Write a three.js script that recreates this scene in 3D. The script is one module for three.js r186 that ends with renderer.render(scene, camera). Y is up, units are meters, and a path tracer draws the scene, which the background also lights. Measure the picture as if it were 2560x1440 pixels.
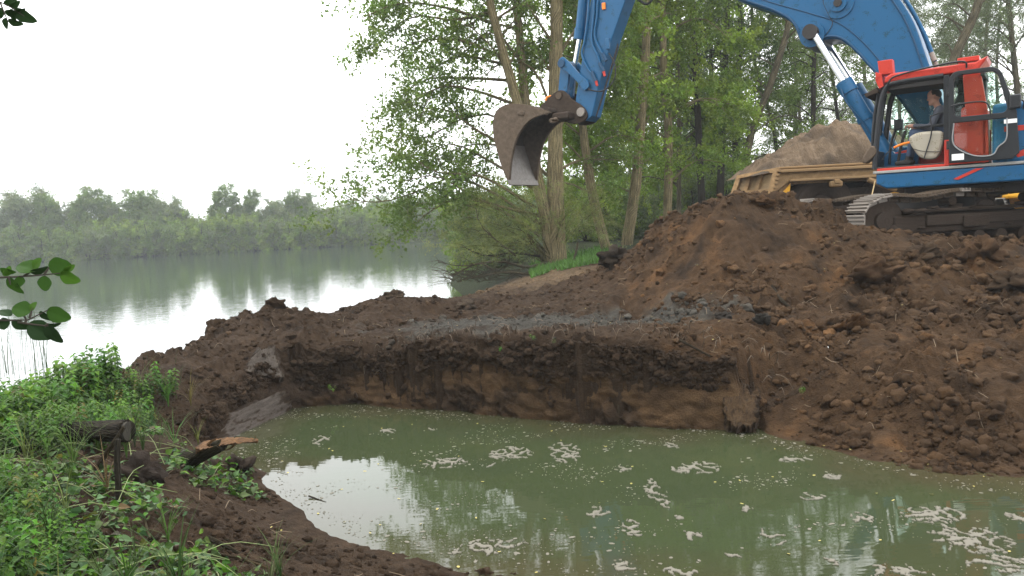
import * as THREE from 'three';
import { RoundedBoxGeometry } from 'three/addons/geometries/RoundedBoxGeometry.js';
import { MarchingCubes } from 'three/addons/objects/MarchingCubes.js';
import { mergeGeometries, mergeVertices } from 'three/addons/utils/BufferGeometryUtils.js';

// ---------------------------------------------------------------- camera, sky, light, exposure
const W = 1024, H = 576, R = Math.PI / 180;
const scene = new THREE.Scene();
const camera = new THREE.PerspectiveCamera(40, W / H, 0.1, 2000);
camera.rotation.order = 'YXZ';
camera.position.set(0, 2.5, 0);
camera.rotation.set(-4.9 * R, 0, -3 * R);
camera.updateMatrixWorld(true);
const renderer = new THREE.WebGLRenderer({ antialias: true });
renderer.setSize(W, H);
renderer.toneMapping = THREE.LinearToneMapping;
renderer.toneMappingExposure = 3.3;
renderer.shadowMap.enabled = true;
{ // even overcast: bright white cloud, a touch brighter overhead
  const w = 64, h = 32, d = new Float32Array(w * h * 4);
  for (let j = 0; j < h; j++) for (let i = 0; i < w; i++) {
    const el = (j + 0.5) / h * Math.PI - Math.PI / 2, t = Math.max(0, Math.sin(el));
    const v = el < 0 ? 0.5 : 0.92 + 0.28 * t, k = (j * w + i) * 4;
    d[k] = v * 0.985; d[k + 1] = v; d[k + 2] = v * 1.025; d[k + 3] = 1;
  }
  const t = new THREE.DataTexture(d, w, h, THREE.RGBAFormat, THREE.FloatType);
  t.mapping = THREE.EquirectangularReflectionMapping; t.magFilter = t.minFilter = THREE.LinearFilter; t.wrapS = THREE.RepeatWrapping; t.needsUpdate = true;
  scene.background = t; scene.environment = t;
}
const sun = new THREE.DirectionalLight(0xfff4e4, 0.6);
sun.position.set(-30, 62, -22); sun.target.position.set(2, 0, -14); sun.castShadow = true; sun.shadow.radius = 34;
Object.assign(sun.shadow.camera, { left: -60, right: 60, top: 60, bottom: -60, far: 200 }); sun.shadow.mapSize.set(2048, 2048);
scene.add(sun, sun.target);
scene.fog = new THREE.FogExp2(0xe6ecf0, 0.0008);

// ---------------------------------------------------------------- small tools
function rng(seed) { let s = seed >>> 0; return () => { s = (s + 0x6D2B79F5) | 0; let t = Math.imul(s ^ (s >>> 15), 1 | s); t = (t + Math.imul(t ^ (t >>> 7), 61 | t)) ^ t; return ((t ^ (t >>> 14)) >>> 0) / 4294967296; }; }
const V = (x, y, z) => new THREE.Vector3(x, y, z);
const lerp = THREE.MathUtils.lerp, clamp = THREE.MathUtils.clamp, sstep = THREE.MathUtils.smoothstep;
const F = 720 / Math.tan(20 * R);
// the point that stands `depth` metres away where the photograph (2560 x 1440) shows (x, y)
function at(x, y, depth) { const r = V((x - 1280) / F, (720 - y) / F, -1).applyQuaternion(camera.quaternion); return r.multiplyScalar(-depth / r.z).add(camera.position); }
function atY(x, y, h) { const r = V((x - 1280) / F, (720 - y) / F, -1).applyQuaternion(camera.quaternion); return r.multiplyScalar((h - camera.position.y) / r.y).add(camera.position); }
const names = {};
function numbered(n) { const k = names[n] = (names[n] ?? -1) + 1; return k ? n + '_' + String(k).padStart(3, '0') : n; }
function tag(o, label, category, group, kind) { if (label) o.userData.label = label; if (category) o.userData.category = category; if (group) o.userData.group = group; if (kind) o.userData.kind = kind; return o; }
function shadow(o) { o.castShadow = true; o.receiveShadow = true; return o; }
function thing(name, label, category, pos = [0, 0, 0], group, kind) { const o = new THREE.Group(); o.name = numbered(name); o.position.set(...pos); scene.add(o); return tag(o, label, category, group, kind); }
function mesh(name, geo, mat, parent, label) { const m = shadow(new THREE.Mesh(Array.isArray(geo) ? (geo.length > 1 ? merge(geo) : geo[0]) : geo, mat)); m.name = parent ? name : numbered(name); (parent ?? scene).add(m); if (label) m.userData.label = label; return m; }
function merge(list) {
  const any = list.some((g) => !g.index);
  return mergeGeometries(list.map((g) => { const q = any && g.index ? g.toNonIndexed() : g; for (const k of Object.keys(q.attributes)) if (!['position', 'normal', 'uv'].includes(k)) q.deleteAttribute(k); return q; }));
}
function copyOf(o, name, label, group) { const c = o.clone(); c.name = numbered(name); scene.add(c); c.userData = { ...o.userData }; return tag(c, label, null, group); }
// gradient noise in 3-D
const PERM = (() => { const r = rng(7), p = [...Array(256).keys()]; for (let i = 255; i > 0; i--) { const j = Math.floor(r() * (i + 1)); [p[i], p[j]] = [p[j], p[i]]; } return new Uint8Array([...p, ...p]); })();
function grad(h, x, y, z) { h &= 15; const u = h < 8 ? x : y, v = h < 4 ? y : h === 12 || h === 14 ? x : z; return (h & 1 ? -u : u) + (h & 2 ? -v : v); }
const fade = (t) => t * t * t * (t * (t * 6 - 15) + 10);
function noise(x, y = 0, z = 0) {
  const X0 = Math.floor(x), Y0 = Math.floor(y), Z0 = Math.floor(z), X = X0 & 255, Y = Y0 & 255, Z = Z0 & 255; x -= X0; y -= Y0; z -= Z0;
  const u = fade(x), v = fade(y), w = fade(z), P = PERM, A = P[X] + Y, AA = P[A] + Z, AB = P[A + 1] + Z, B = P[X + 1] + Y, BA = P[B] + Z, BB = P[B + 1] + Z;
  return lerp(lerp(lerp(grad(P[AA], x, y, z), grad(P[BA], x - 1, y, z), u), lerp(grad(P[AB], x, y - 1, z), grad(P[BB], x - 1, y - 1, z), u), v),
    lerp(lerp(grad(P[AA + 1], x, y, z - 1), grad(P[BA + 1], x - 1, y, z - 1), u), lerp(grad(P[AB + 1], x, y - 1, z - 1), grad(P[BB + 1], x - 1, y - 1, z - 1), u), v), w);
}
function fbm(x, y = 0, z = 0, o = 4) { let s = 0, a = 0.5; for (let i = 0; i < o; i++) { s += a * noise(x, y, z); x = x * 2.03 + 11.3; y = y * 2.03 + 5.1; z = z * 2.03 + 7.7; a *= 0.5; } return s; }
function hash2(i, j) { let h = Math.imul(i, 374761393) + Math.imul(j, 668265263); h = Math.imul(h ^ (h >>> 13), 1274126177); return ((h ^ (h >>> 16)) >>> 0) / 4294967296; }
// rounded lumps strewn over the plane: cell size s, share of the cells that hold one
function lumps(x, z, s, share, off) {
  const cx = Math.floor(x / s), cz = Math.floor(z / s); let best = 0;
  for (let i = -1; i <= 1; i++) for (let j = -1; j <= 1; j++) {
    const a = cx + i, b = cz + j, k = hash2(a + off, b - off); if (k > share) continue;
    const px = (a + 0.5 + (hash2(a + 91 + off, b) - 0.5) * 0.9) * s, pz = (b + 0.5 + (hash2(a, b + 57 + off) - 0.5) * 0.9) * s;
    const rr = s * (0.28 + 0.45 * hash2(a - 13 + off, b + 29)), d2 = ((x - px) ** 2 + (z - pz) ** 2) / (rr * rr);
    if (d2 < 1) best = Math.max(best, Math.sqrt(1 - d2) * rr / s);
  }
  return best;
}
// ---------------------------------------------------------------- textures
function tileable(n, f) { // f(nx, ny) sampled so that it wraps
  const a = new Float32Array(n * n);
  for (let j = 0; j < n; j++) for (let i = 0; i < n; i++) {
    const u = i / n, v = j / n, wx = sstep(u, 0, 1), wy = sstep(v, 0, 1);
    const bu = clamp((u - 0.8) / 0.2, 0, 1), bv = clamp((v - 0.8) / 0.2, 0, 1);
    let x = f(u, v);
    if (bu > 0 || bv > 0) x = lerp(lerp(x, f(u - 1, v), bu), lerp(f(u, v - 1), f(u - 1, v - 1), bu), bv);
    a[j * n + i] = x;
  }
  return a;
}
function texFrom(n, a, toRGB, srgb) {
  const d = new Uint8Array(n * n * 4);
  for (let k = 0; k < n * n; k++) { const c = toRGB(a[k], k); d[k * 4] = clamp(c[0], 0, 1) * 255; d[k * 4 + 1] = clamp(c[1], 0, 1) * 255; d[k * 4 + 2] = clamp(c[2], 0, 1) * 255; d[k * 4 + 3] = 255; }
  const t = new THREE.DataTexture(d, n, n); t.wrapS = t.wrapT = THREE.RepeatWrapping; t.magFilter = THREE.LinearFilter; t.minFilter = THREE.LinearMipmapLinearFilter; t.generateMipmaps = true;
  if (srgb) t.colorSpace = THREE.SRGBColorSpace; t.needsUpdate = true; return t;
}
const soilA = tileable(1024, (u, v) => 0.5 + 0.55 * fbm(u * 9, v * 9, 3, 3) + 0.5 * fbm(u * 60, v * 60, 9, 3) + 0.35 * noise(u * 210, v * 210, 5));
const soilMap = texFrom(1024, soilA, (x, k) => { const r = hash2(k, 5), fleck = r > 0.997 ? 0.35 : 0, g = 0.62 + 0.38 * clamp(x, 0, 1) + fleck; return [g, g * (0.97 + 0.03 * x), g * (0.93 + 0.07 * x)]; }, true);
const soilBump = texFrom(1024, soilA, (x) => [x, x, x]);
const barkA = tileable(512, (u, v) => 0.5 + 0.7 * fbm(u * 14 + 0.6 * noise(u * 3, v * 3, 4), v * 3, 2, 4) + 0.25 * noise(u * 60, v * 25, 1));
const barkMap = texFrom(512, barkA, (x) => { const g = 0.3 + 0.7 * clamp(x, 0, 1); return [g, g * 1.0, g * 0.93]; }, true);
const barkBump = texFrom(512, barkA, (x) => [x, x, x]);
const grimeA = tileable(512, (u, v) => fbm(u * 6, v * 6, 8, 4) + 0.35 * noise(u * 50, v * 50, 2));
const grimeMap = texFrom(512, grimeA, (x, k) => { const m = sstep(x, 0.16, 0.4) * 0.7 + (hash2(k, 2) > 0.992 ? 0.25 : 0); return [lerp(1, 0.78, m), lerp(1, 0.72, m), lerp(1, 0.6, m)]; }, true);
const grimeRough = texFrom(512, grimeA, (x) => { const r = 0.75 + 0.25 * sstep(x, -0.1, 0.4); return [r, r, r]; });
const rippleA = tileable(512, (u, v) => 0.5 + 0.5 * fbm(u * 5, v * 26, 6, 3) + 0.2 * noise(u * 22, v * 70, 3));
const rippleBump = texFrom(512, rippleA, (x) => [x, x, x]);
const rep = (t, a, b = a) => { const c = t.clone(); c.repeat.set(a, b); c.needsUpdate = true; return c; };

// ---------------------------------------------------------------- materials
const std = (o) => new THREE.MeshStandardMaterial(o);
const rgb = (r, g, b) => new THREE.Color().setRGB(r, g, b);
const earth = (o) => new THREE.MeshPhysicalMaterial({ specularIntensity: 0.22, ...o });
const soilMat = earth({ vertexColors: true, map: soilMap, bumpMap: soilBump, bumpScale: 0.028, roughness: 0.9 });
const clodMat = earth({ color: 0xffffff, map: soilMap, bumpMap: soilBump, bumpScale: 0.01, roughness: 0.9 });
const paint = (c, rough = 0.5) => new THREE.MeshPhysicalMaterial({ color: c, map: grimeMap, roughness: rough, roughnessMap: grimeRough, specularIntensity: 0.55 });
const M = {
  blue: paint(rgb(0.005, 0.074, 0.172)), blueDark: paint(rgb(0.007, 0.045, 0.1), 0.6), red: paint(rgb(0.42, 0.03, 0.016)), black: paint(rgb(0.014, 0.015, 0.017), 0.5),
  rubber: std({ color: rgb(0.012, 0.012, 0.012), roughness: 0.85 }), chrome: std({ color: rgb(0.8, 0.8, 0.8), metalness: 1, roughness: 0.14 }), steel: std({ color: rgb(0.2, 0.175, 0.15), metalness: 0.45, roughness: 0.5, map: grimeMap }),
  plate: std({ color: rgb(0.42, 0.43, 0.44), metalness: 0.6, roughness: 0.45, map: grimeMap }), beige: std({ color: rgb(0.3, 0.27, 0.21), roughness: 0.7, map: grimeMap }), dark: std({ color: rgb(0.02, 0.017, 0.015), roughness: 0.8, map: grimeMap }),
  muddy: earth({ color: rgb(0.15, 0.115, 0.085), roughness: 0.9, map: soilMap, bumpMap: soilBump, bumpScale: 0.01 }), muddyDark: earth({ color: rgb(0.068, 0.05, 0.038), roughness: 0.85, map: soilMap, bumpMap: soilBump, bumpScale: 0.01 }),
  worn: std({ color: rgb(0.21, 0.195, 0.18), metalness: 0.35, roughness: 0.5, map: soilMap }), orange: paint(rgb(0.75, 0.2, 0.02)), yellow: paint(rgb(0.72, 0.36, 0.03)), tan: earth({ color: rgb(0.4, 0.265, 0.135), roughness: 0.75, map: soilMap }),
  white: std({ color: rgb(0.75, 0.75, 0.73), roughness: 0.5, map: grimeMap }), glass: new THREE.MeshPhysicalMaterial({ color: rgb(0.86, 0.97, 0.93), transmission: 1, thickness: 0, roughness: 0.02, ior: 1.5, specularIntensity: 0.45 }),
};
const bark = (r, g, b) => earth({ color: rgb(r, g, b), map: rep(barkMap, 1, 1), bumpMap: rep(barkBump, 1, 1), bumpScale: 0.045, roughness: 0.92 });
const leafMat = (r, g, b, tr = 0.45) => new THREE.MeshPhysicalMaterial({ color: rgb(r, g, b), roughness: 0.75, specularIntensity: 0.4, transmission: tr, thickness: 0, side: THREE.DoubleSide, ior: 1.4 });
// ---------------------------------------------------------------- geometry helpers
function cyl(a, b, r0, r1 = r0, seg = 14, open = false) {
  const d = V().subVectors(b, a), g = new THREE.CylinderGeometry(r1, r0, d.length(), seg, 1, open);
  g.applyQuaternion(new THREE.Quaternion().setFromUnitVectors(V(0, 1, 0), d.clone().normalize())); const m = a.clone().add(b).multiplyScalar(0.5); g.translate(m.x, m.y, m.z); return g;
}
// a tapering, bumpy tube through points; uv in metres
function limb(pts, r0, r1, seg = 8, n = 0, rough = 0.06, seed = 1) {
  const c = new THREE.CatmullRomCurve3(pts), L = c.getLength(); n = n || Math.max(3, Math.min(40, Math.ceil(L / 0.35)));
  const fr = c.computeFrenetFrames(n), pos = [], uv = [], idx = [];
  for (let i = 0; i <= n; i++) {
    const t = i / n, p = c.getPointAt(t), r = typeof r0 === 'function' ? r0(t) : lerp(r0, r1, t);
    for (let k = 0; k <= seg; k++) {
      const a = k / seg * Math.PI * 2, kk = (k % seg), rr = r * (1 + rough * 2 * noise(seed + Math.cos(kk / seg * 6.283) * 1.5, t * L * 1.6, Math.sin(kk / seg * 6.283) * 1.5));
      const N = fr.normals[i], B = fr.binormals[i], x = Math.cos(a) * rr, y = Math.sin(a) * rr;
      pos.push(p.x + N.x * x + B.x * y, p.y + N.y * x + B.y * y, p.z + N.z * x + B.z * y); uv.push(k / seg * Math.max(1, Math.round(r * 12)) , t * L * 0.7);
    }
  }
  for (let i = 0; i < n; i++) for (let k = 0; k < seg; k++) { const a = i * (seg + 1) + k, b = a + seg + 1; idx.push(a, a + 1, b, b, a + 1, b + 1); }
  const ends = [0, n].map((i) => { const p = c.getPointAt(i / n); pos.push(p.x, p.y, p.z); uv.push(0.5, 0.5); return pos.length / 3 - 1; });
  for (let k = 0; k < seg; k++) { idx.push(ends[0], k + 1, k); idx.push(ends[1], n * (seg + 1) + k, n * (seg + 1) + k + 1); }
  const g = new THREE.BufferGeometry(); g.setAttribute('position', new THREE.Float32BufferAttribute(pos, 3)); g.setAttribute('uv', new THREE.Float32BufferAttribute(uv, 2)); g.setIndex(idx); g.computeVertexNormals(); return g;
}
function clodGeo(seed, detail = 2, sharp = 0.35) { // an irregular lump of soil
  const r = rng(seed), g0 = new THREE.IcosahedronGeometry(1, detail); g0.deleteAttribute('normal'); g0.deleteAttribute('uv');
  const g = mergeVertices(g0), p = g.attributes.position, uv = [], v = V(), o = r() * 50, sx = 0.8 + r() * 0.5, sz = 0.75 + r() * 0.4, sy = 0.6 + r() * 0.25;
  for (let i = 0; i < p.count; i++) { v.fromBufferAttribute(p, i); const k = 1 + sharp * fbm(v.x * 1.3 + o, v.y * 1.3, v.z * 1.3, 3) * 2.2 - 0.55 * sharp * Math.abs(noise(v.x * 2.6 + o, v.y * 2.6, v.z * 2.6)) * 2 + 0.14 * noise(v.x * 6 + o, v.y * 6, v.z * 6) + 0.08 * noise(v.x * 13 + o, v.y * 13, v.z * 13); p.setXYZ(i, v.x * k * sx, v.y * k * sy, v.z * k * sz); uv.push(v.x * 0.35 + 0.2 * v.y, v.z * 0.35 + v.y * 0.3); }
  g.setAttribute('uv', new THREE.Float32BufferAttribute(uv, 2)); g.computeVertexNormals(); return g;
}
// ---------------------------------------------------------------- the lie of the land (x, depth, height); depth = -z
const CTRL = [
  // the pit's bank, flat top and berm
  [-3.7, 9.1, 0.3], [-3.75, 9.6, 0.38], [-3.6, 10.5, 0.6], [-3.4, 11.3, 0.86], [-2.4, 11.5, 0.86], [-1.1, 10.9, 0.96], [0, 10.2, 1.02], [1, 9.7, 1.0], [1.9, 9.4, 0.97], [2.75, 9.2, 0.95],
  [-4.3, 9.6, 0.6], [-5.2, 9.8, 0.78], [-5.0, 11, 0.86], [-4.85, 12.1, 0.96], [-4.6, 12.8, 1.03], [-4.05, 13.2, 1.2], [-3.5, 13.8, 1.06], [-3.0, 12.6, 1.0], [-2.6, 15.2, 1.12], [-2.4, 13.4, 0.94], [-1.2, 15.6, 1.03], [0, 18, 1.0], [0, 14, 0.93], [-1, 12.5, 0.92], [0.5, 12, 0.95], [1.6, 11, 0.97], [2.4, 12, 1.0], [-4.2, 11.4, 0.95], [-4.1, 10.3, 0.72],
  [-6.4, 10.2, -0.1], [-6.6, 11.6, -0.35], [-6.3, 13, -0.35], [-5.9, 14.5, -0.35], [-4.6, 15.8, -0.35], [-3.8, 17.4, -0.35], [-2.9, 19.4, -0.35], [-2.2, 22, -0.35], [-2.6, 26, -0.4], [-3, 31, -0.5], [-8, 9.6, 0], [-9.5, 12, -0.5], [-8, 16, -0.6], [-6, 22, -0.7], [-6, 30, -0.7], [-14, 10, -0.5],
  // spoil heap
  [3.95, 13.6, 2.72], [3.3, 13.9, 2.62], [2.9, 14.2, 2.38], [2.35, 14.6, 1.95], [1.9, 15, 1.55], [1.3, 16.4, 1.22], [4.7, 13.4, 2.62], [5.5, 13.2, 2.3], [6.0, 12.6, 1.98], [7.0, 12.4, 1.82], [8.4, 12.6, 1.75], [3.2, 12.5, 1.75], [4.2, 12.3, 1.85], [2.4, 13, 1.3], [3.0, 11.2, 1.05], [4.2, 11, 1.18], [5.2, 11.4, 1.45], [6.2, 11.2, 1.35], [4.4, 15.2, 2.0], [3, 16.2, 1.6], [5.5, 15, 1.75],
  // right bank
  [2.95, 8.3, 0.12], [3.4, 7.5, 0.04], [3.8, 7.0, 0.03], [4.45, 6.8, 0.03], [3.3, 8.9, 0.66], [3.9, 8.6, 0.72], [4.6, 8.5, 0.76], [5.4, 8.4, 0.78], [3.6, 9.8, 0.98], [4.6, 9.8, 1.0], [5.8, 9.8, 1.02], [7.2, 10.2, 1.15], [8.6, 11.4, 1.4], [7.5, 8, 0.8], [6.2, 6.4, 0.1], [8, 5.6, 0.1], [10, 9, 1.2], [11, 13, 1.55],
  // standing ground of the machines
  [7, 14.2, 1.52], [8.4, 15.8, 1.52], [10, 14, 1.55], [11, 18, 1.5], [8, 19, 1.5], [5, 19, 1.5], [12, 24, 1.5], [2, 19.5, 1.2], [2.6, 24, 1.15], [5, 29, 1.35], [1.5, 24.6, 0.95], [0, 22, 0.75], [-1.2, 25, 0.2], [0, 30, 0.75], [14, 34, 1.45], [3, 36, 1.3],
  // the near side
  [0, 0, 0.95], [-2, 2, 0.92], [2, 1.5, 0.7], [-3.5, 4, 0.82], [-1.5, 4.4, 0.45], [0, 4.7, 0.18], [0.6, 4.4, 0.1], [-2.4, 5.5, 0.5], [-1.6, 5.9, 0.14], [-2.2, 6.7, 0.2], [-2.9, 7.2, 0.4], [-3.1, 8.0, 0.42], [-3.7, 7.4, 0.6], [-2.75, 8.1, 0.16], [-3.5, 8.7, 0.12], [-4.4, 6.4, 0.72], [-5, 8, 0.56], [-5.4, 9.1, 0.5], [-7, 7, 0.6], [-7, 9, 0.3], [-9, 5, 0.7], [-6, 3, 0.9], [-12, 3, 0.8], [4, 1, 0.6], [9, 2, 0.7],
];
const PIT = [[0.17, 5.36], [-0.4, 5.62], [-0.98, 5.98], [-1.44, 6.24], [-1.74, 6.58], [-2.31, 7.35], [-2.58, 7.74], [-2.62, 8.12], [-3.37, 8.82], [-3.66, 9.36], [-3.45, 10.2], [-3.24, 11.05], [-2.43, 11.15], [-1.06, 10.5], [0.02, 9.85], [0.97, 9.35], [1.86, 8.99], [2.68, 8.66], [2.94, 8.13], [3.42, 7.37], [3.77, 6.95], [4.39, 6.74], [6.2, 6.0], [8, 5.0], [7.6, 3.2], [4.5, 2.4], [2.2, 3.4], [1.1, 4.7]];
function pitDist(x, d) { // > 0 outside the water's edge
  let m = 1e9, inside = false;
  for (let i = 0, j = PIT.length - 1; i < PIT.length; j = i++) {
    const [x1, y1] = PIT[i], [x0, y0] = PIT[j], ex = x1 - x0, ey = y1 - y0, t = clamp(((x - x0) * ex + (d - y0) * ey) / (ex * ex + ey * ey), 0, 1);
    m = Math.min(m, (x - x0 - t * ex) ** 2 + (d - y0 - t * ey) ** 2);
    if ((y1 > d) !== (y0 > d) && x < (x0 - x1) * (d - y1) / (y0 - y1) + x1) inside = !inside;
  }
  return Math.sqrt(m) * (inside ? -1 : 1);
}
const RBF = (() => { // thin plate through the control points, slightly eased
  const n = CTRL.length, N = n + 3, A = Array.from({ length: N }, () => new Float64Array(N + 1));
  const k = (r2) => r2 > 0 ? 0.5 * r2 * Math.log(r2) : 0;
  for (let i = 0; i < n; i++) {
    for (let j = 0; j < n; j++) A[i][j] = k((CTRL[i][0] - CTRL[j][0]) ** 2 + (CTRL[i][1] - CTRL[j][1]) ** 2) + (i === j ? 0.02 : 0);
    A[i][n] = A[n][i] = 1; A[i][n + 1] = A[n + 1][i] = CTRL[i][0]; A[i][n + 2] = A[n + 2][i] = CTRL[i][1]; A[i][N] = CTRL[i][2];
  }
  for (let c = 0; c < N; c++) {
    let p = c; for (let r = c + 1; r < N; r++) if (Math.abs(A[r][c]) > Math.abs(A[p][c])) p = r;
    [A[c], A[p]] = [A[p], A[c]];
    for (let r = c + 1; r < N; r++) { const f = A[r][c] / A[c][c]; if (f) for (let q = c; q <= N; q++) A[r][q] -= f * A[c][q]; }
  }
  const w = new Float64Array(N);
  for (let c = N - 1; c >= 0; c--) { let s = A[c][N]; for (let q = c + 1; q < N; q++) s -= A[c][q] * w[q]; w[c] = s / A[c][c]; }
  return (x, d) => { let s = w[n] + w[n + 1] * x + w[n + 2] * d; for (let i = 0; i < n; i++) { const r2 = (x - CTRL[i][0]) ** 2 + (d - CTRL[i][1]) ** 2; if (r2 > 0) s += w[i] * 0.5 * r2 * Math.log(r2); } return s; };
})();
const SHORE = (d) => d < 24 ? -2.0 : d < 30 ? lerp(-2.0, -2.4, (d - 24) / 6) : -2.4 - (d - 30) * 0.05; // the lake lies left of this beyond the berm
function farBase(x, d) { // beyond the reach of the control points
  if (d > 112 + 2.5 * noise(x * 0.03, 3) + clamp((x + 16) * 0.25, 0, 5) ) { const q = d - 114; return clamp(q * 0.12 - 0.3, -0.6, 1.2); }
  if (d < 20) return x < -6 ? (d > 10 ? -0.6 : 0.6) : 1.2;
  const s = x - SHORE(d); return s < 0 ? Math.max(-0.7, s * 0.35) : Math.min(1.35, s * 0.3);
}
function base(x, d) {
  const k = Math.min(sstep(x, -13, -9), 1 - sstep(x, 12, 15), 1 - sstep(d, 26, 33), sstep(d, -4, 0));
  const a = k > 0 ? clamp(RBF(x, d), -0.75, 3.2) : 0;
  return k >= 1 ? a : lerp(farBase(x, d), a, k);
}
// how steep the pit's edge is at a place: metres from the water's edge to the full height
function wallWidth(x, d) { const far = Math.max(sstep(d + 0.42 * x, 8.9, 9.3), sstep(d, 8.9, 9.4) * (1 - sstep(x, -3.2, -2.8))) * (1 - sstep(x, 2.5, 3.0)); return lerp(0.9, 0.22, far); }
function rough(x, d) { // size of the clods
  const heap = sstep(x + (d - 12) * 0.1, 1.2, 3.2) * (1 - sstep(d, 20, 25)) * sstep(d, 5, 8);
  const flat = (1 - sstep(Math.hypot((x - 0.2) / 2.2, (d - 11.9 + 0.15 * x) / 1.0), 0.7, 1.1));
  const berm = 0.6 * sstep(d, 9, 10) * (1 - sstep(x, -1, 2));
  const far = sstep(d, 17, 24);
  return lerp(clamp(0.45 + 0.75 * heap + 0.4 * berm, 0, 1.2), 0.12, Math.max(flat, far * 0.85));
}
function height(x, d, fine = true) {
  let h = base(x, d); const s = pitDist(x, d), w = wallWidth(x, d);
  if (fine) {
    const a = rough(x, d) * lerp(0.4, 1.45, sstep(fbm(x * 0.75, d * 0.75, 31, 3), -0.2, 0.22));
    const wx = x + 0.1 * noise(x * 3.3, d * 3.3) + 0.04 * noise(x * 11, d * 11), wd = d + 0.1 * noise(x * 3.3, d * 3.3, 5) + 0.04 * noise(x * 11, d * 11, 5), B = (f, z) => Math.abs(noise(wx * f, wd * f, z));
    h += a * (0.2 * fbm(x * 0.8, d * 0.8, 1, 3) + 0.19 * (B(2.1, 4) - 0.2) + 0.13 * (B(4.6, 7) - 0.2) + 0.075 * (B(10, 2) - 0.2) + 0.14 * lumps(wx, wd, 0.55, 0.4, 3) + 0.09 * lumps(wx, wd, 0.25, 0.45, 11) - 0.055) + (0.5 + 0.6 * a) * (0.05 * (B(19, 9) - 0.2) + 0.02 * noise(x * 33, d * 33, 2)) + 0.016 * noise(x * 9, d * 9, 8);
  }
  if (s < w + 0.6) { const e = s + (fine ? 0.05 * noise(x * 5, d * 5, 3) + 0.1 * noise(x * 1.7, d * 1.7, 7) * sstep(w, 0.3, 0.8) : 0), t = w > 0.5 ? clamp(e / w, 0, 1) : sstep(e, 0.1, w + 0.12); h = s < -0.25 ? -0.4 : lerp(e < 0 ? -0.4 * clamp(-e / 0.25, 0, 1) : 0.0, Math.max(h, 0.02), t); }
  return h;
}
function soilColor(x, d, y, out) {
  const n = fbm(x * 0.55, d * 0.55, 2, 3), n2 = fbm(x * 2.3, d * 2.3, 6, 3), n3 = noise(x * 11, d * 11, 4);
  let c = [0.047, 0.031, 0.021];
  const mix = (q, t) => { c = c.map((a, i) => lerp(a, q[i], clamp(t, 0, 1))); };
  mix([0.076, 0.045, 0.025], sstep(x + 0.5 * n, 0.8, 2.6) * (0.55 + 0.9 * n));                    // browner heap on the right
  mix([0.1, 0.054, 0.026], sstep(n2 + 0.4 * n, 0.12, 0.42) * sstep(x, 0.8, 2.2) * 0.8);        // rusty patches
  mix([0.03, 0.021, 0.0155], sstep(-n2, 0.1, 0.4) * 0.75);                                        // peat
  mix([0.06, 0.058, 0.057], sstep(1.1 - Math.hypot((x - 0.6 - 0.8 * n) / 2.5, (d - 11.9 + 0.25 * x) / 1.4) + n2 * 0.7, 0.0, 0.3));   // grey mud on the flat
  mix([0.15, 0.11, 0.076], sstep(d + 2.5 * n + 1.2 * n2, 15.6, 18) * (1 - sstep(x, 1.6, 2.6)) * sstep(x, -2.6, -1.4) * 0.75);      // pale chips by the trees
  mix([0.13, 0.1, 0.072], sstep(d + n, 16.5, 19) * sstep(x, 4, 6) * 0.4);
  const k = 1 + 0.34 * n3 + 0.36 * n2 + 0.3 * (hash2(Math.round(x * 300), Math.round(d * 300)) - 0.5); out[0] = c[0] * k * 1.26; out[1] = c[1] * k * 1.24; out[2] = c[2] * k * 1.1;
}
function field(xs, ds, fine, drop) {
  const nx = xs.length, nd = ds.length, pos = new Float32Array(nx * nd * 3), uv = new Float32Array(nx * nd * 2), col = new Float32Array(nx * nd * 3), idx = new Uint32Array((nx - 1) * (nd - 1) * 6), c = [0, 0, 0];
  for (let j = 0, k = 0; j < nd; j++) for (let i = 0; i < nx; i++, k++) {
    const x = xs[i], d = ds[j], y = height(x, d, fine) - (drop ? drop(x, d) : 0);
    pos[k * 3] = x; pos[k * 3 + 1] = y; pos[k * 3 + 2] = -d; uv[k * 2] = x * 0.8; uv[k * 2 + 1] = (y * 0.8 + d) * 0.8; soilColor(x, d, y, c); col.set(c, k * 3);
  }
  for (let j = 0, q = 0; j < nd - 1; j++) for (let i = 0; i < nx - 1; i++) { const a = j * nx + i, b = a + nx; idx[q++] = a; idx[q++] = a + 1; idx[q++] = b; idx[q++] = b; idx[q++] = a + 1; idx[q++] = b + 1; }
  const g = new THREE.BufferGeometry(); g.setAttribute('position', new THREE.BufferAttribute(pos, 3)); g.setAttribute('uv', new THREE.BufferAttribute(uv, 2)); g.setAttribute('color', new THREE.BufferAttribute(col, 3)); g.setIndex(new THREE.BufferAttribute(idx, 1)); g.computeVertexNormals(); return g;
}
const range = (a, b, s) => { const o = []; for (let v = a; v < b; v += typeof s === 'function' ? s(v) : s) o.push(v); o.push(b); return o; };
const NEAR = { x0: -8.5, x1: 12.5, d0: 1.2, d1: 25 };
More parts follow.
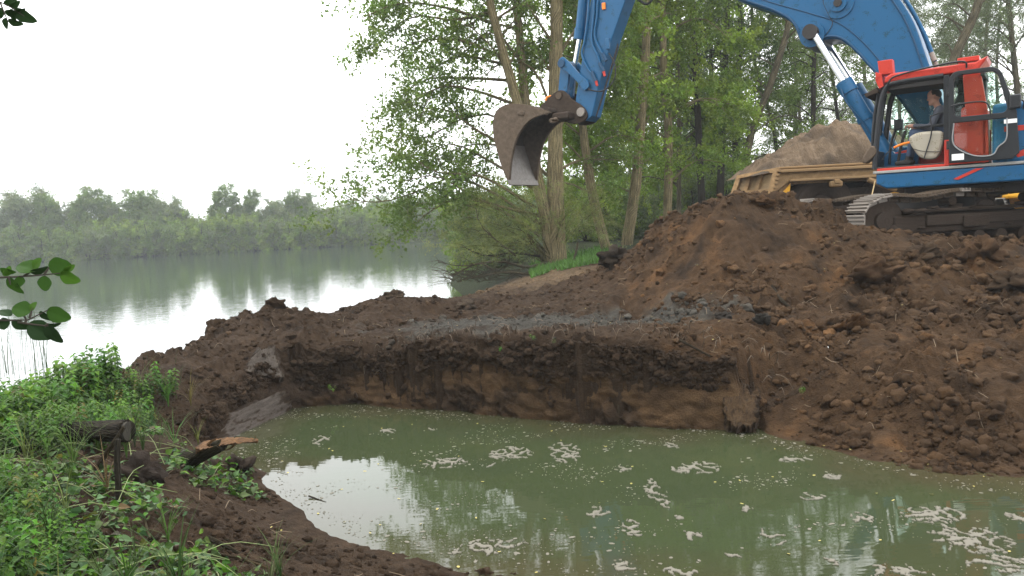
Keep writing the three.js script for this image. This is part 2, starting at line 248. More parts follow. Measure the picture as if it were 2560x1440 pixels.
{
  const fineX = range(NEAR.x0, NEAR.x1, 0.033), fineD = range(NEAR.d0, NEAR.d1, (d) => Math.max(0.024, 0.0036 * d));
  const g = shadow(new THREE.Mesh(field(fineX, fineD, true), soilMat)); g.name = 'ground'; tag(g, 'dark dug soil of bank, berm, heap and pit edge', 'ground', null, 'structure'); scene.add(g);
  const step = (v) => Math.max(0.5, Math.min(9, Math.abs(v) * 0.06));
  const xs = [...range(0, 420, step).slice(1).map((v) => -v).reverse(), ...range(0, 420, step)], ds = range(-60, 420, (v) => Math.max(0.5, Math.min(9, Math.abs(v) * 0.05)));
  const inNear = (x, d) => x > NEAR.x0 - 0.1 && x < NEAR.x1 + 0.1 && d > NEAR.d0 - 0.1 && d < NEAR.d1 + 0.1 ? 0.9 : 0.02;
  const far = field(xs, ds, false, inNear), cc = far.attributes.color, pp = far.attributes.position;
  for (let i = 0; i < cc.count; i++) { const x = pp.getX(i), d = -pp.getZ(i), n = fbm(x * 0.2, d * 0.2, 1, 3); if (d > 26 || x < -8 || d < 1) cc.setXYZ(i, 0.03 + 0.02 * n, 0.042 + 0.03 * n, 0.014 + 0.008 * n); }
  const t = shadow(new THREE.Mesh(far, soilMat)); t.name = 'far_ground'; tag(t, 'green forest floor and far shore ground around the lake', 'ground', null, 'structure'); scene.add(t);
}
// ---------------------------------------------------------------- water
{
  const lakeMat = new THREE.MeshPhysicalMaterial({ color: rgb(0.035, 0.05, 0.035), roughness: 0.045, ior: 1.33, bumpMap: rep(rippleBump, 1), bumpScale: 0.0035 });
  const xs = range(-320, 60, (v) => v < -30 ? 6 : 1.5), ds = range(9.2, 135, (v) => Math.max(0.6, v * 0.03)), pos = [], uv = [], idx = [];
  for (const d of ds) for (const x of xs) { pos.push(x, -0.03, -d); uv.push((x * Math.cos(0.05) + d * 0.05) / 5, d / 5); }
  for (let j = 0; j < ds.length - 1; j++) for (let i = 0; i < xs.length - 1; i++) {
    const x = xs[i + 1], d = ds[j]; if (x > SHORE(Math.max(d, 10)) + 4 && d < 108) continue; if (x > -5.2 && d < 13.5) continue;
    const a = j * xs.length + i, b = a + xs.length; idx.push(a, a + 1, b, b, a + 1, b + 1);
  }
  const g = new THREE.BufferGeometry(); g.setAttribute('position', new THREE.Float32BufferAttribute(pos, 3)); g.setAttribute('uv', new THREE.Float32BufferAttribute(uv, 2)); g.setIndex(idx); g.computeVertexNormals();
  const l = shadow(new THREE.Mesh(g, lakeMat)); l.name = 'lake'; tag(l, 'calm grey green lake with faint ripples mirroring the far trees', 'water', null, 'structure'); scene.add(l);

  // the pit: turbid green water, browner where the bottom is stirred up
  const px = range(-4.4, 9, 0.06), pd = range(2, 12, 0.06), p2 = [], c2 = [], u2 = [], i2 = [], ok = [];
  for (const d of pd) for (const x of px) {
    const s = pitDist(x, d), n = fbm(x * 1.1, d * 1.1, 5, 4), m = fbm(x * 0.35 + 4, d * 0.35, 9, 3);
    const brown = clamp(sstep(-s + 0.9 * n, -0.1, 0.9), 0, 1), t = clamp(0.5 * (1 - brown) + (d < 5.6 ? 0.3 : 0) * (0.5 + n) + sstep(m + (x - 2.4) * 0.12, 0.1, 0.5) * 0.35, 0, 1);
    p2.push(x, 0.004, -d); u2.push(x * 0.5, d * 0.5); c2.push(lerp(0.032, 0.045, t) * (1 + 0.12 * n), lerp(0.042, 0.036, t) * (1 + 0.12 * n), lerp(0.0195, 0.019, t)); ok.push(s < 0.35);
  }
  for (let j = 0; j < pd.length - 1; j++) for (let i = 0; i < px.length - 1; i++) { const a = j * px.length + i, b = a + px.length; if (ok[a] || ok[a + 1] || ok[b] || ok[b + 1]) i2.push(a, a + 1, b, b, a + 1, b + 1); }
  const q = new THREE.BufferGeometry(); q.setAttribute('position', new THREE.Float32BufferAttribute(p2, 3)); q.setAttribute('uv', new THREE.Float32BufferAttribute(u2, 2)); q.setAttribute('color', new THREE.Float32BufferAttribute(c2, 3)); q.setIndex(i2); q.computeVertexNormals();
  const w = shadow(new THREE.Mesh(q, new THREE.MeshPhysicalMaterial({ vertexColors: true, roughness: 0.03, ior: 1.33, bumpMap: rep(rippleBump, 0.6), bumpScale: 0.0006 }))); w.name = 'pit_water'; tag(w, 'murky green water standing in the dug pit', 'water', null, 'structure'); scene.add(w);
}
// ---------------------------------------------------------------- the cut wall of the pit
let wallSpots;
{
  const path = PIT.slice(8, 18).map(([x, d]) => V(x, 0, -d)); path.push(V(2.86, 0, -8.4));
  const c = new THREE.CatmullRomCurve3(path, false, 'catmullrom', 0.2), L = c.getLength(), ns = Math.round(L / 0.022), nt = 64, pos = [], uv = [], col = [], idx = [];
  for (let i = 0; i <= ns; i++) {
    const s = i / ns, p = c.getPointAt(s), tg = c.getTangentAt(s), out = V(-tg.z, 0, tg.x).multiplyScalar(-1); if (pitDist(p.x + out.x * 0.2, -p.z - out.z * 0.2) < 0) out.negate();
    const dIn = -p.z - out.z * 0.36, top = height(p.x + out.x * 0.36, dIn, true), top0 = height(p.x + out.x * 0.36, dIn, false), left = 1 - sstep(s * L, 2.3, 2.9), end = Math.min(1, (1 - s) * 7, s * 9);
    for (let k = 0; k <= nt; k++) {
      const t = k / nt, wt = clamp(t / 0.8, 0, 1), fold = clamp((t - 0.8) / 0.2, 0, 1);
      let y = lerp(-0.3, top, wt) - 0.02, o = lerp(-0.05, 0.1, wt * wt) + left * 0.08 * wt;
      const X = p.x, Y = y, Z = p.z, lip = sstep(y / Math.max(top0, 0.2) + 0.22 * fbm(X * 3, Y * 3, Z * 3, 3), 0.5 + 0.14 * noise(s * 9), 0.8);
      const smooth = sstep(fbm(s * L * 0.9, y * 1.6, 4, 2), -0.12, 0.1);                          // sheared faces between crumbled ones
      const amp = lerp(lerp(0.14, 0.034, smooth), 0.15, lip) * lerp(1, lerp(0.3, 1.3, sstep(y, 0.12, 0.4)), left);
      const dis = amp * (1.1 * fbm(X * 4.5, Y * 4.5, Z * 4.5, 4) + 0.6 * Math.abs(noise(X * 13, Y * 13, Z * 13))) + 0.07 * (0.25 - Math.abs(noise(X * 3.3 + 5, Y * 4.5, Z * 3.3))) + 0.03 * (0.25 - Math.abs(noise(X * 8, Y * 9, Z * 8 + 3))) + 0.1 * noise(s * L * 1.1, y * 0.7, 9) + 0.008 * Math.sin(y * 60 + 5 * noise(s * L * 0.7, y * 2)) * sstep(noise(s * L * 1.3, y * 3, 7), 0, 0.3) * smooth * (1 - lip) - 0.1 * lip * (1 - fold) * (1 - left);
      o += dis * end; o += fold * 0.6; const fin = sstep(s, 0.94, 1); o += fin * 0.5; y -= fin * 0.08; if (fold > 0) y = height(p.x + out.x * o, -(p.z + out.z * o), true) - lerp(0.0, 0.06, fold) + 0.01;
      pos.push(p.x + out.x * o, y, p.z + out.z * o); uv.push(s * L * 0.8, y * 0.8 + fold * 0.3);
      const n = fbm(X * 1.4, Y * 3, Z * 1.4, 4), g = fbm(X * 6, Y * 6, Z * 6 + 9, 3), wallC = left > 0.5 ? [0.07, 0.05, 0.036] : [0.12 + 0.12 * n, 0.075 + 0.072 * n, 0.04 + 0.036 * n], lipC = [0.06, 0.04, 0.025], dirt = Math.max(lip, 1 - smooth, left * sstep(y + 0.12 * g + 0.1 * n, 0.2, 0.32));
      const kk = (1 + 0.35 * g); for (let q = 0; q < 3; q++) col.push(lerp(wallC[q], lipC[q], clamp(dirt, 0, 1)) * kk);
    }
  }
  for (let i = 0; i < ns; i++) for (let k = 0; k < nt; k++) { const a = i * (nt + 1) + k, b = a + nt + 1; idx.push(a, b, a + 1, b, b + 1, a + 1); }
  const g = new THREE.BufferGeometry(); g.setAttribute('position', new THREE.Float32BufferAttribute(pos, 3)); g.setAttribute('uv', new THREE.Float32BufferAttribute(uv, 2)); g.setAttribute('color', new THREE.Float32BufferAttribute(col, 3)); g.setIndex(idx); g.computeVertexNormals();
  wallSpots = { pos, nt, ns };
  const m = shadow(new THREE.Mesh(g, soilMat)); m.name = 'pit_wall'; tag(m, 'steep cut earth wall of the pit with ragged turf lip', 'bank', null, 'structure'); scene.add(m);
}
// ---------------------------------------------------------------- loose clods
const onGround = (x, d) => V(x, height(x, d), -d);
{
  const r = rng(41), kinds = [clodGeo(1, 2), clodGeo(2, 2, 0.5), clodGeo(3, 2, 0.45), clodGeo(4, 1, 0.5)], lists = kinds.map(() => []);
  const put = (x, d, s) => {
    if (pitDist(x, d) < 0.05) return; const p = onGround(x, d), c = [0, 0, 0]; soilColor(x + (r() - 0.5), d + (r() - 0.5), 0, c); if (p.y < 0) return;
    const k = 0.95 + r() * 0.6; lists[Math.floor(r() * kinds.length)].push([p.x, p.y, p.z, s, r() * 6.28, (r() - 0.5) * 1.2, (r() - 0.5) * 1.2, c.map((v) => v * k)]);
  };
  for (let i = 0; i < 130000; i++) {
    const d = 3.4 + 15.5 * Math.pow(r(), 0.85), x = (r() * 2 - 1) * 0.72 * d + 0.3, a = rough(x, d), dense = (0.45 + 1.3 * fbm(x * 0.9, d * 0.9, 12, 3)) * lerp(0.25, 1.6, sstep(fbm(x * 0.75, d * 0.75, 31, 3), -0.2, 0.22)); if (x < -8 || x > 12 || r() > dense * (0.2 + 0.7 * a)) continue;
    if (x < -2.6 && d < 9) { if (r() > 0.25) continue; }
    put(x, d, 0.008 + 0.014 * r() + 0.055 * Math.pow(r(), 9) * (0.4 + a));
  }
  for (let i = 0; i < 5200; i++) { // crumbs stuck to the cut wall, most of them under its lip
    const a = Math.floor(r() * wallSpots.ns), b = Math.floor(wallSpots.nt * (0.22 + 0.6 * Math.pow(r(), 0.55))), q = (a * (wallSpots.nt + 1) + b) * 3, [x, y, z] = wallSpots.pos.slice(q, q + 3), s = 0.009 + 0.018 * r() + 0.045 * Math.pow(r(), 6), k = 0.7 + 0.7 * r(); if (y < 0.03 || fbm(x * 2, y * 2, z * 2, 2) < -0.12 + 0.25 * (b < wallSpots.nt * 0.55)) continue;
    lists[Math.floor(r() * kinds.length)].push([x, y, z, s, r() * 6.28, (r() - 0.5) * 2, (r() - 0.5) * 2, [0.062 * k, 0.041 * k, 0.026 * k]]);
  }
  const o = thing('soil_clods', 'loose crumbs and clods of brown soil scattered over the dug ground', 'soil', [0, 0, 0], null, 'stuff'), m4 = new THREE.Matrix4(), q = new THREE.Quaternion(), e = new THREE.Euler(), col = new THREE.Color();
  kinds.forEach((g, n) => { const im = shadow(new THREE.InstancedMesh(g, clodMat, lists[n].length)); im.name = 'clods'; im.userData.kind = 'stuff'; lists[n].forEach(([x, y, z, s, a, b, c, k], i) => { m4.compose(V(x, y, z), q.setFromEuler(e.set(b, a, c)), V(s, s, s)); im.setMatrixAt(i, m4); im.setColorAt(i, col.setRGB(...k)); }); o.add(im); });
}
{ // the clods large enough to tell apart
  const r = rng(77), put = (px, py, d, s, [cr, cg, cb], label, sharp = 0.4, sq = 1) => {
    const p = at(px, py, d), g = clodGeo(Math.floor(r() * 9999), 5, sharp + 0.15); const gr = height(p.x, d);
    const m = mesh('soil_clod', g, earth({ color: rgb(cr * 1.15, cg * 1.1, cb), map: soilMap, bumpMap: soilBump, bumpScale: 0.03, roughness: 0.92 })); m.position.set(p.x, gr + s * 0.18 * sq, -d); m.scale.set(s, s * sq, s); m.rotation.set(r() - 0.5, r() * 6, r() - 0.5); tag(m, label, 'soil clod');
  };
  const br = [0.09, 0.055, 0.032], ru = [0.12, 0.068, 0.034], dk = [0.065, 0.044, 0.028], gy = [0.075, 0.073, 0.07];
  put(2185, 690, 11.2, 0.32, [0.095, 0.059, 0.036], 'big brown clod on the slope right of the heap, below the track', 0.35, 0.8);
  put(2460, 640, 11.6, 0.26, br, 'round brown clod near the right photo edge just below the crawler track', 0.4);
  put(2395, 650, 11.7, 0.2, br, 'smaller upright brown clod left of the round one below the track', 0.5);
  put(2300, 615, 11.8, 0.24, dk, 'dark ragged clod against the lower front of the crawler track', 0.5);
  put(2290, 770, 10.4, 0.3, [0.1, 0.063, 0.036], 'flattish brown clod on the open slope under the excavator cab', 0.35, 0.6);
  put(2130, 830, 9.6, 0.17, ru, 'rusty brown clod at the foot of the heap beside the white scrap', 0.4, 0.7);
  put(1905, 845, 9.9, 0.13, gy, 'grey clod at the right end of the grey mud strip', 0.4, 0.75);
  put(1810, 840, 10.2, 0.11, [0.06, 0.055, 0.052], 'dark grey clod in the mud strip left of the paler grey one', 0.4);
  put(1540, 640, 14.6, 0.3, [0.045, 0.036, 0.028], 'shaggy dark sod standing on the left foot of the heap', 0.6, 1.2);
  put(1910, 505, 13.2, 0.2, ru, 'rusty clod lying on the top of the spoil heap', 0.45, 0.8);
  put(690, 785, 13.2, 0.17, dk, 'dark clod on the highest point of the berm by the lake', 0.2, 0.8);
  put(540, 815, 12.7, 0.2, dk, 'dark blocky clod on the left end of the berm crest', 0.25, 0.8);
  put(985, 742, 15.2, 0.2, [0.09, 0.066, 0.046], 'brown clod pair standing out on the far bank before the lake', 0.5, 0.8);
  put(1165, 765, 14.2, 0.19, [0.085, 0.066, 0.05], 'light brown clod behind the mud flat', 0.4, 0.7);
  put(2530, 760, 10.8, 0.3, dk, 'dark overhanging clod at the right photo edge', 0.5, 0.9);
  put(350, 1200, 6.3, 0.2, [0.06, 0.048, 0.042], 'grey brown clod beside the upright stake', 0.35, 1.1);
  put(600, 1200, 7.9, 0.16, [0.055, 0.042, 0.034], 'dark clod on the tip of the near bank', 0.45, 0.9);
  // sheared slabs of clay
  const slab = (pts, d, th, color, label, cat = 'clay slab', sq = 7, rag = 1) => {
    const P = pts.map((q, i) => q.isVector3 ? q : at(q[0], q[1], d[i])), n = V().subVectors(P[1], P[0]).cross(V().subVectors(P[3], P[0])).normalize(); if (n.z < 0) n.negate();
    const N = 48, pos = [], uv = [], idx = [], col = [];
    for (let j = 0; j <= N; j++) for (let i = 0; i <= N; i++) {
      const u = i / N, v = j / N, ed = Math.min(u, 1 - u, v, 1 - v), q = P[0].clone().lerp(P[1], u).lerp(P[3].clone().lerp(P[2], u), v), w = 0.1 * fbm(u * 4 + d[0], v * 4, 3, 3);
      const off = lerp(-th, 0.02, sstep(1 - Math.pow(Math.abs(u * 2 - 1), sq) - Math.pow(Math.abs(v * 2 - 1), v < 0.5 ? Math.min(3, sq) : sq + 2) + (v < 0.6 ? 0.6 : 0.15) * noise(u * 5 + d[0], v * 4) + 0.25 * rag * noise(u * 13, v * 11), 0.0, 0.3)) + 0.05 * fbm(u * 2, v * 2, d[0], 2) + 0.012 * noise(u * 12, v * 12);
      q.x += w * (1 - Math.min(1, ed * 6)); q.y += w * (1 - Math.min(1, ed * 6)); q.addScaledVector(n, off); pos.push(q.x, q.y, q.z); uv.push(u * 0.7, v * 0.7); const dirt = sstep(fbm(u * 5 + d[0], v * 5, 4, 3) + 0.5 * noise(u * 21, v * 9, d[0]) + 0.5 * (1 - Math.min(1, ed * 7)), 0.12, 0.3), kk = 1 + 0.3 * noise(u * 30, v * 30); for (let q = 0; q < 3; q++) col.push(lerp(color[q], [0.06, 0.042, 0.028][q], dirt) * kk);
    }
    for (let j = 0; j < N; j++) for (let i = 0; i < N; i++) { const a = j * (N + 1) + i, b = a + N + 1; idx.push(a, b, a + 1, b, b + 1, a + 1); }
    const g = new THREE.BufferGeometry(); g.setAttribute('position', new THREE.Float32BufferAttribute(pos, 3)); g.setAttribute('uv', new THREE.Float32BufferAttribute(uv, 2)); g.setAttribute('color', new THREE.Float32BufferAttribute(col, 3)); g.setIndex(idx); g.computeVertexNormals();
    tag(mesh('clay_slab', g, earth({ vertexColors: true, map: soilMap, bumpMap: soilBump, bumpScale: 0.015, roughness: 0.8, side: THREE.DoubleSide })), label, cat);
  };
  const foot = (i, o, y) => { const [x, d] = PIT[i], dx = x + o, v = V(x - o * 0.94, y, -(d + o * 0.2)); return v; };
  slab([V(-3.88, 0.2, -9.3), foot(11, 0.03, 0.36), foot(11, -0.1, -0.06), V(-3.58, -0.06, -9.42)], [3], 0.07, [0.135, 0.115, 0.1], 'smooth grey sheared clay face along the left edge of the pit water', 'clay face');
  slab([[640, 868], [690, 862], [716, 950], [598, 938]], [10.98, 11.14, 10.92, 10.6], 0.1, [0.145, 0.125, 0.108], 'smooth pale grey clay face cut into the berm slope', 'clay face');
  slab([[1795, 950], [1900, 965], [1895, 1078], [1815, 1075]], [8.95, 8.8, 8.52, 8.62], 0.1, [0.105, 0.068, 0.038], 'broad tan clay slab leaning on the pit wall above the water', 'clay slab', 2.2, 2);
}
// ---------------------------------------------------------------- leaves, trees
function leafBlade(pos, uv, nrm, p, dir, side, len, wid, fold) { // two facets along a midrib
  const up = V().crossVectors(side, dir).normalize(), b = p, t = p.clone().addScaledVector(dir, len), m = p.clone().addScaledVector(dir, len * 0.45);
  const l = m.clone().addScaledVector(side, wid / 2).addScaledVector(up, fold * wid), rr = m.clone().addScaledVector(side, -wid / 2).addScaledVector(up, fold * wid);
  for (const tri of [[b, l, t], [b, t, rr]]) { for (const v of tri) { pos.push(v.x, v.y, v.z); uv.push(v.x, v.y); } }
}
function triGeo(pos, uv) { const g = new THREE.BufferGeometry(); g.setAttribute('position', new THREE.Float32BufferAttribute(pos, 3)); g.setAttribute('uv', new THREE.Float32BufferAttribute(uv, 2)); g.computeVertexNormals(); return g; }
function spray(seed, n, len, leaf, ratio = 0.7, spread = 0.5, droop = 0.3) { // a leafy twig along +y
  const r = rng(seed), pos = [], uv = [], ax = V(0, 1, 0);
  const subs = [[V(0, 0, 0), V(0, len, 0)]]; for (let i = 0; i < 5; i++) { const t = 0.15 + 0.75 * r(), a = r() * 6.28, L = len * (0.3 + 0.3 * r()); subs.push([V(0, t * len, 0), V(Math.cos(a) * L * spread * 1.6, t * len + L * 0.7, Math.sin(a) * L * spread * 1.6)]); }
  for (const [a, b] of subs) { const s = V(0.006, 0, 0.004); for (const tri of [[a, b, a.clone().add(s)]]) for (const v of tri) { pos.push(v.x, v.y, v.z); uv.push(0, 0); } }
  for (let i = 0; i < n; i++) {
    const [a, b] = subs[Math.floor(r() * subs.length)], p = a.clone().lerp(b, 0.1 + 0.9 * r()), d = V(r() - 0.5, (r() - 0.35) * 0.9 - droop, r() - 0.5).normalize(), s = V(r() - 0.5, (r() - 0.5) * 0.5, r() - 0.5).cross(d).normalize();
    const L = leaf * (0.7 + 0.6 * r()); leafBlade(pos, uv, null, p.addScaledVector(d, 0.3 * leaf), d, s, L, L * ratio, 0.18);
  }
  return triGeo(pos, uv);
}
const SPRAY = { fine: [11, 12, 13].map((s) => spray(s, 34, 0.75, 0.085, 0.62)), big: [21, 22].map((s) => spray(s, 44, 0.8, 0.10, 0.75)), willow: [31, 32].map((s) => spray(s, 46, 0.9, 0.095, 0.24, 0.4, 0.15)), far: [41, 42].map((s) => spray(s, 34, 1.0, 0.17, 0.6)), farWillow: [51, 52].map((s) => spray(s, 40, 1.1, 0.2, 0.35, 0.5, 0.2)) };
const LEAF = { fresh: leafMat(0.175, 0.265, 0.026, 0.52), mid: leafMat(0.115, 0.18, 0.028, 0.52), deep: leafMat(0.065, 0.115, 0.026), grey: leafMat(0.125, 0.16, 0.08), olive: leafMat(0.2, 0.24, 0.07, 0.55), far: leafMat(0.115, 0.18, 0.035, 0.52), farGrey: leafMat(0.14, 0.185, 0.08, 0.52), farFresh: leafMat(0.16, 0.24, 0.03, 0.52) };
const BARK = { warm: bark(0.4, 0.325, 0.2), dark: bark(0.075, 0.062, 0.05), grey: bark(0.2, 0.17, 0.12), moss: bark(0.2, 0.18, 0.085), dead: bark(0.2, 0.165, 0.12) };
const DOWN = V(0, -1, 0), UPV = V(0, 1, 0);
// trunks: [{pts, r0, r1}]; limbs grow from them, twigs from the limbs, sprays of leaves on the twigs
function growTree(root, { trunks, limbs = [], auto = 26, from = 0.25, reach = 3, seed = 1, sprays = 'fine', leaf = LEAF.mid, wood = BARK.grey, size = 1, per = 9, tilt = 0.5, droop = 0.25, spin = null, prof = (t) => 1 - 0.55 * t, twigs = 4, twigLen = 0.9, limbR = 0.055, tuft = true }) {
  const r = rng(seed), o = root.position, loc = (p) => p.clone().sub(o), woodG = [], limbG = [], inst = [];
  const ls = [];
  for (const t of trunks) { const c = new THREE.CatmullRomCurve3(t.pts.map(loc)); woodG.push(limb(t.pts.map(loc), typeof t.r0 === 'number' ? t.r0 : t.r0, t.r1, 10, 0, 0.09, seed)); t.c = c; }
  for (const l of limbs) ls.push({ pts: l.map(loc), r: limbR });
  for (let i = 0; i < auto; i++) {
    const tr = trunks[Math.floor(r() * trunks.length)].c, t = from + (0.985 - from) * Math.pow((i + r()) / auto, 0.9), p = tr.getPointAt(Math.min(t, 1)), a = spin ? spin(r, t) : r() * 6.283, el = tilt * (0.4 + 0.9 * r()), L = reach * prof(t) * (0.6 + 0.6 * r());
    const d = V(Math.cos(a) * Math.cos(el), Math.sin(el), Math.sin(a) * Math.cos(el)), m = p.clone().addScaledVector(d, L * 0.55), e = p.clone().addScaledVector(d, L).addScaledVector(DOWN, droop * L * (0.3 + r()));
    m.y += 0.1 * L * r(); ls.push({ pts: [p, m, e], r: limbR * (0.5 + 0.5 * prof(t)) });
  }
  const addSpray = (p, d) => inst.push([p, d.clone().add(V(r() - 0.5, r() - 0.6, r() - 0.5).multiplyScalar(1.1)).normalize(), size * (0.65 + 0.6 * r())]);
  for (const l of ls) {
    const c = new THREE.CatmullRomCurve3(l.pts), L = c.getLength(); limbG.push(limb(l.pts, l.r, l.r * 0.2, 5, Math.max(4, Math.ceil(L / 0.5)), 0.05, seed));
    for (let k = 0; k < twigs * Math.max(0.6, L / 3); k++) {
      const t = 0.3 + 0.7 * r(), p = c.getPointAt(t), td = c.getTangentAt(t), d = td.clone().add(V(r() - 0.5, r() - 0.45, r() - 0.5).multiplyScalar(1.9)).normalize(), tl = twigLen * (0.5 + r()), e = p.clone().addScaledVector(d, tl).addScaledVector(DOWN, 0.2 * tl * r());
      limbG.push(limb([p, p.clone().lerp(e, 0.5).addScaledVector(UPV, 0.06), e], l.r * 0.3, l.r * 0.08, 3, 3, 0, seed));
      for (let q = 0; q < per / twigs * 1.6; q++) addSpray(p.clone().lerp(e, 0.25 + 0.8 * r()), d);
    }
    for (let q = 0; q < per * 0.4; q++) addSpray(c.getPointAt(0.35 + 0.65 * r()), c.getTangentAt(0.9));
  }
  mesh('trunk', woodG, wood, root); if (limbG.length) mesh('limbs', limbG, wood, root).userData.kind = 'stuff';
  const gs = SPRAY[sprays], lists = gs.map(() => []); inst.forEach((x) => lists[Math.floor(r() * gs.length)].push(x));
  const m4 = new THREE.Matrix4(), q = new THREE.Quaternion(), q2 = new THREE.Quaternion(), col = new THREE.Color();
  gs.forEach((g, n) => {
    if (!lists[n].length) return; const im = shadow(new THREE.InstancedMesh(g, leaf, lists[n].length)); im.name = 'crown'; im.userData.kind = 'stuff';
    lists[n].forEach(([p, d, s], i) => { q.setFromUnitVectors(UPV, d).multiply(q2.setFromAxisAngle(UPV, r() * 6.28)); m4.compose(p, q, V(s, s, s)); im.setMatrixAt(i, m4); const k = 0.72 + 0.55 * r(); col.setRGB(k * (0.9 + 0.25 * r()), k, k * (0.8 + 0.3 * r())); im.setColorAt(i, col); });
    root.add(im);
  });
  return root;
}
const line = (pts, d, d2 = d) => pts.map(([x, y], i) => at(x, y, lerp(d, d2, i / Math.max(1, pts.length - 1))));
const grounded = (pts) => { const p = pts[0].clone(), g = height(p.x, -p.z, false) - 0.15; const q = pts[1], k = (g - p.y) / Math.max(0.3, q.y - p.y); return [V(p.x + (q.x - p.x) * k * 0.5, Math.min(g, p.y), p.z), ...pts]; };
const taller = (pts, y, dx = 0, dz = 0) => { const e = pts[pts.length - 1]; return e.y < y ? [...pts, V(e.x + dx, y, e.z + dz)] : pts; };
{ // the double-stemmed tree by the lake, in front of the wood
  const D = 25.5, A = taller(grounded(line([[1392, 672], [1390, 560], [1388, 430], [1389, 240], [1392, 0]], D)), 19, 0.2, 0.3), B = taller(grounded(line([[1378, 665], [1368, 570], [1345, 460], [1316, 340], [1283, 220], [1250, 100], [1222, -10]], D, D - 0.6)), 13, -0.3, -0.3), C = taller(line([[1352, 480], [1330, 360], [1312, 240], [1300, 100], [1288, -40]], D - 0.1, D + 0.5), 14.5, 0.1, 0.4);
  const t = thing('lakeside_tree', 'tall leafy tree with forked pale trunks at the lake edge, behind the digger bucket', 'tree', A[0].toArray());
  const lim = [[[1235, 60], [1120, 20], [1000, 8], [905, 45]], [[1250, 140], [1150, 100], [1040, 105], [985, 130]], [[1265, 200], [1160, 195], [1060, 200], [1000, 245]], [[1285, 260], [1200, 230], [1110, 215], [1015, 265]], [[1330, 420], [1240, 290], [1150, 300], [1060, 345], [990, 330]], [[1340, 520], [1200, 440], [1090, 430], [1010, 385], [965, 420]], [[1350, 560], [1230, 480], [1130, 445], [1040, 480], [950, 505], [868, 498]], [[1350, 590], [1260, 530], [1150, 495], [1060, 540], [1025, 575]],
    [[1388, 300], [1330, 170], [1270, 150], [1210, 190]], [[1390, 200], [1340, 120], [1300, 20]], [[1390, 120], [1350, 60], [1290, -30]], [[1389, 330], [1440, 260], [1500, 190], [1560, 160]], [[1390, 430], [1450, 400], [1520, 400]], [[1390, 150], [1450, 60], [1520, 0]], [[1225, 20], [1180, 60], [1100, 70]], [[1283, 220], [1240, 130], [1170, 60]], [[1300, 150], [1230, 80], [1150, 140]], [[1380, 450], [1300, 380], [1190, 360], [1100, 390]], [[1330, 400], [1200, 330], [1100, 270], [1025, 300]], [[1345, 480], [1220, 400], [1120, 360], [1040, 420]], [[1350, 540], [1200, 500], [1090, 440], [1000, 455]], [[1230, 30], [1130, 50], [1040, 40], [955, 85]], [[1260, 160], [1150, 140], [1080, 170], [1020, 170]]].map((l, i) => line(l, D + 0.1, D - 0.9 + (i * 7 % 5) * 0.8));
  growTree(t, { trunks: [{ pts: A, r0: (u) => 0.25 * Math.pow(1 - u, 0.8) + 0.1 * Math.exp(-u * 40) + 0.05 }, { pts: B, r0: 0.21, r1: 0.09 }, { pts: C, r0: 0.17, r1: 0.09 }], limbs: lim, auto: 40, from: 0.45, reach: 2.6, seed: 5, spin: (q) => { let a = q() * 6.283; for (let i = 0; i < 4 && Math.sin(a) > 0.1; i++) a = q() * 6.283; return a; }, sprays: 'fine', leaf: LEAF.mid, wood: BARK.warm, per: 15, twigs: 6, twigLen: 1.15, limbR: 0.06, size: 1.3, tilt: 0.6 });
}
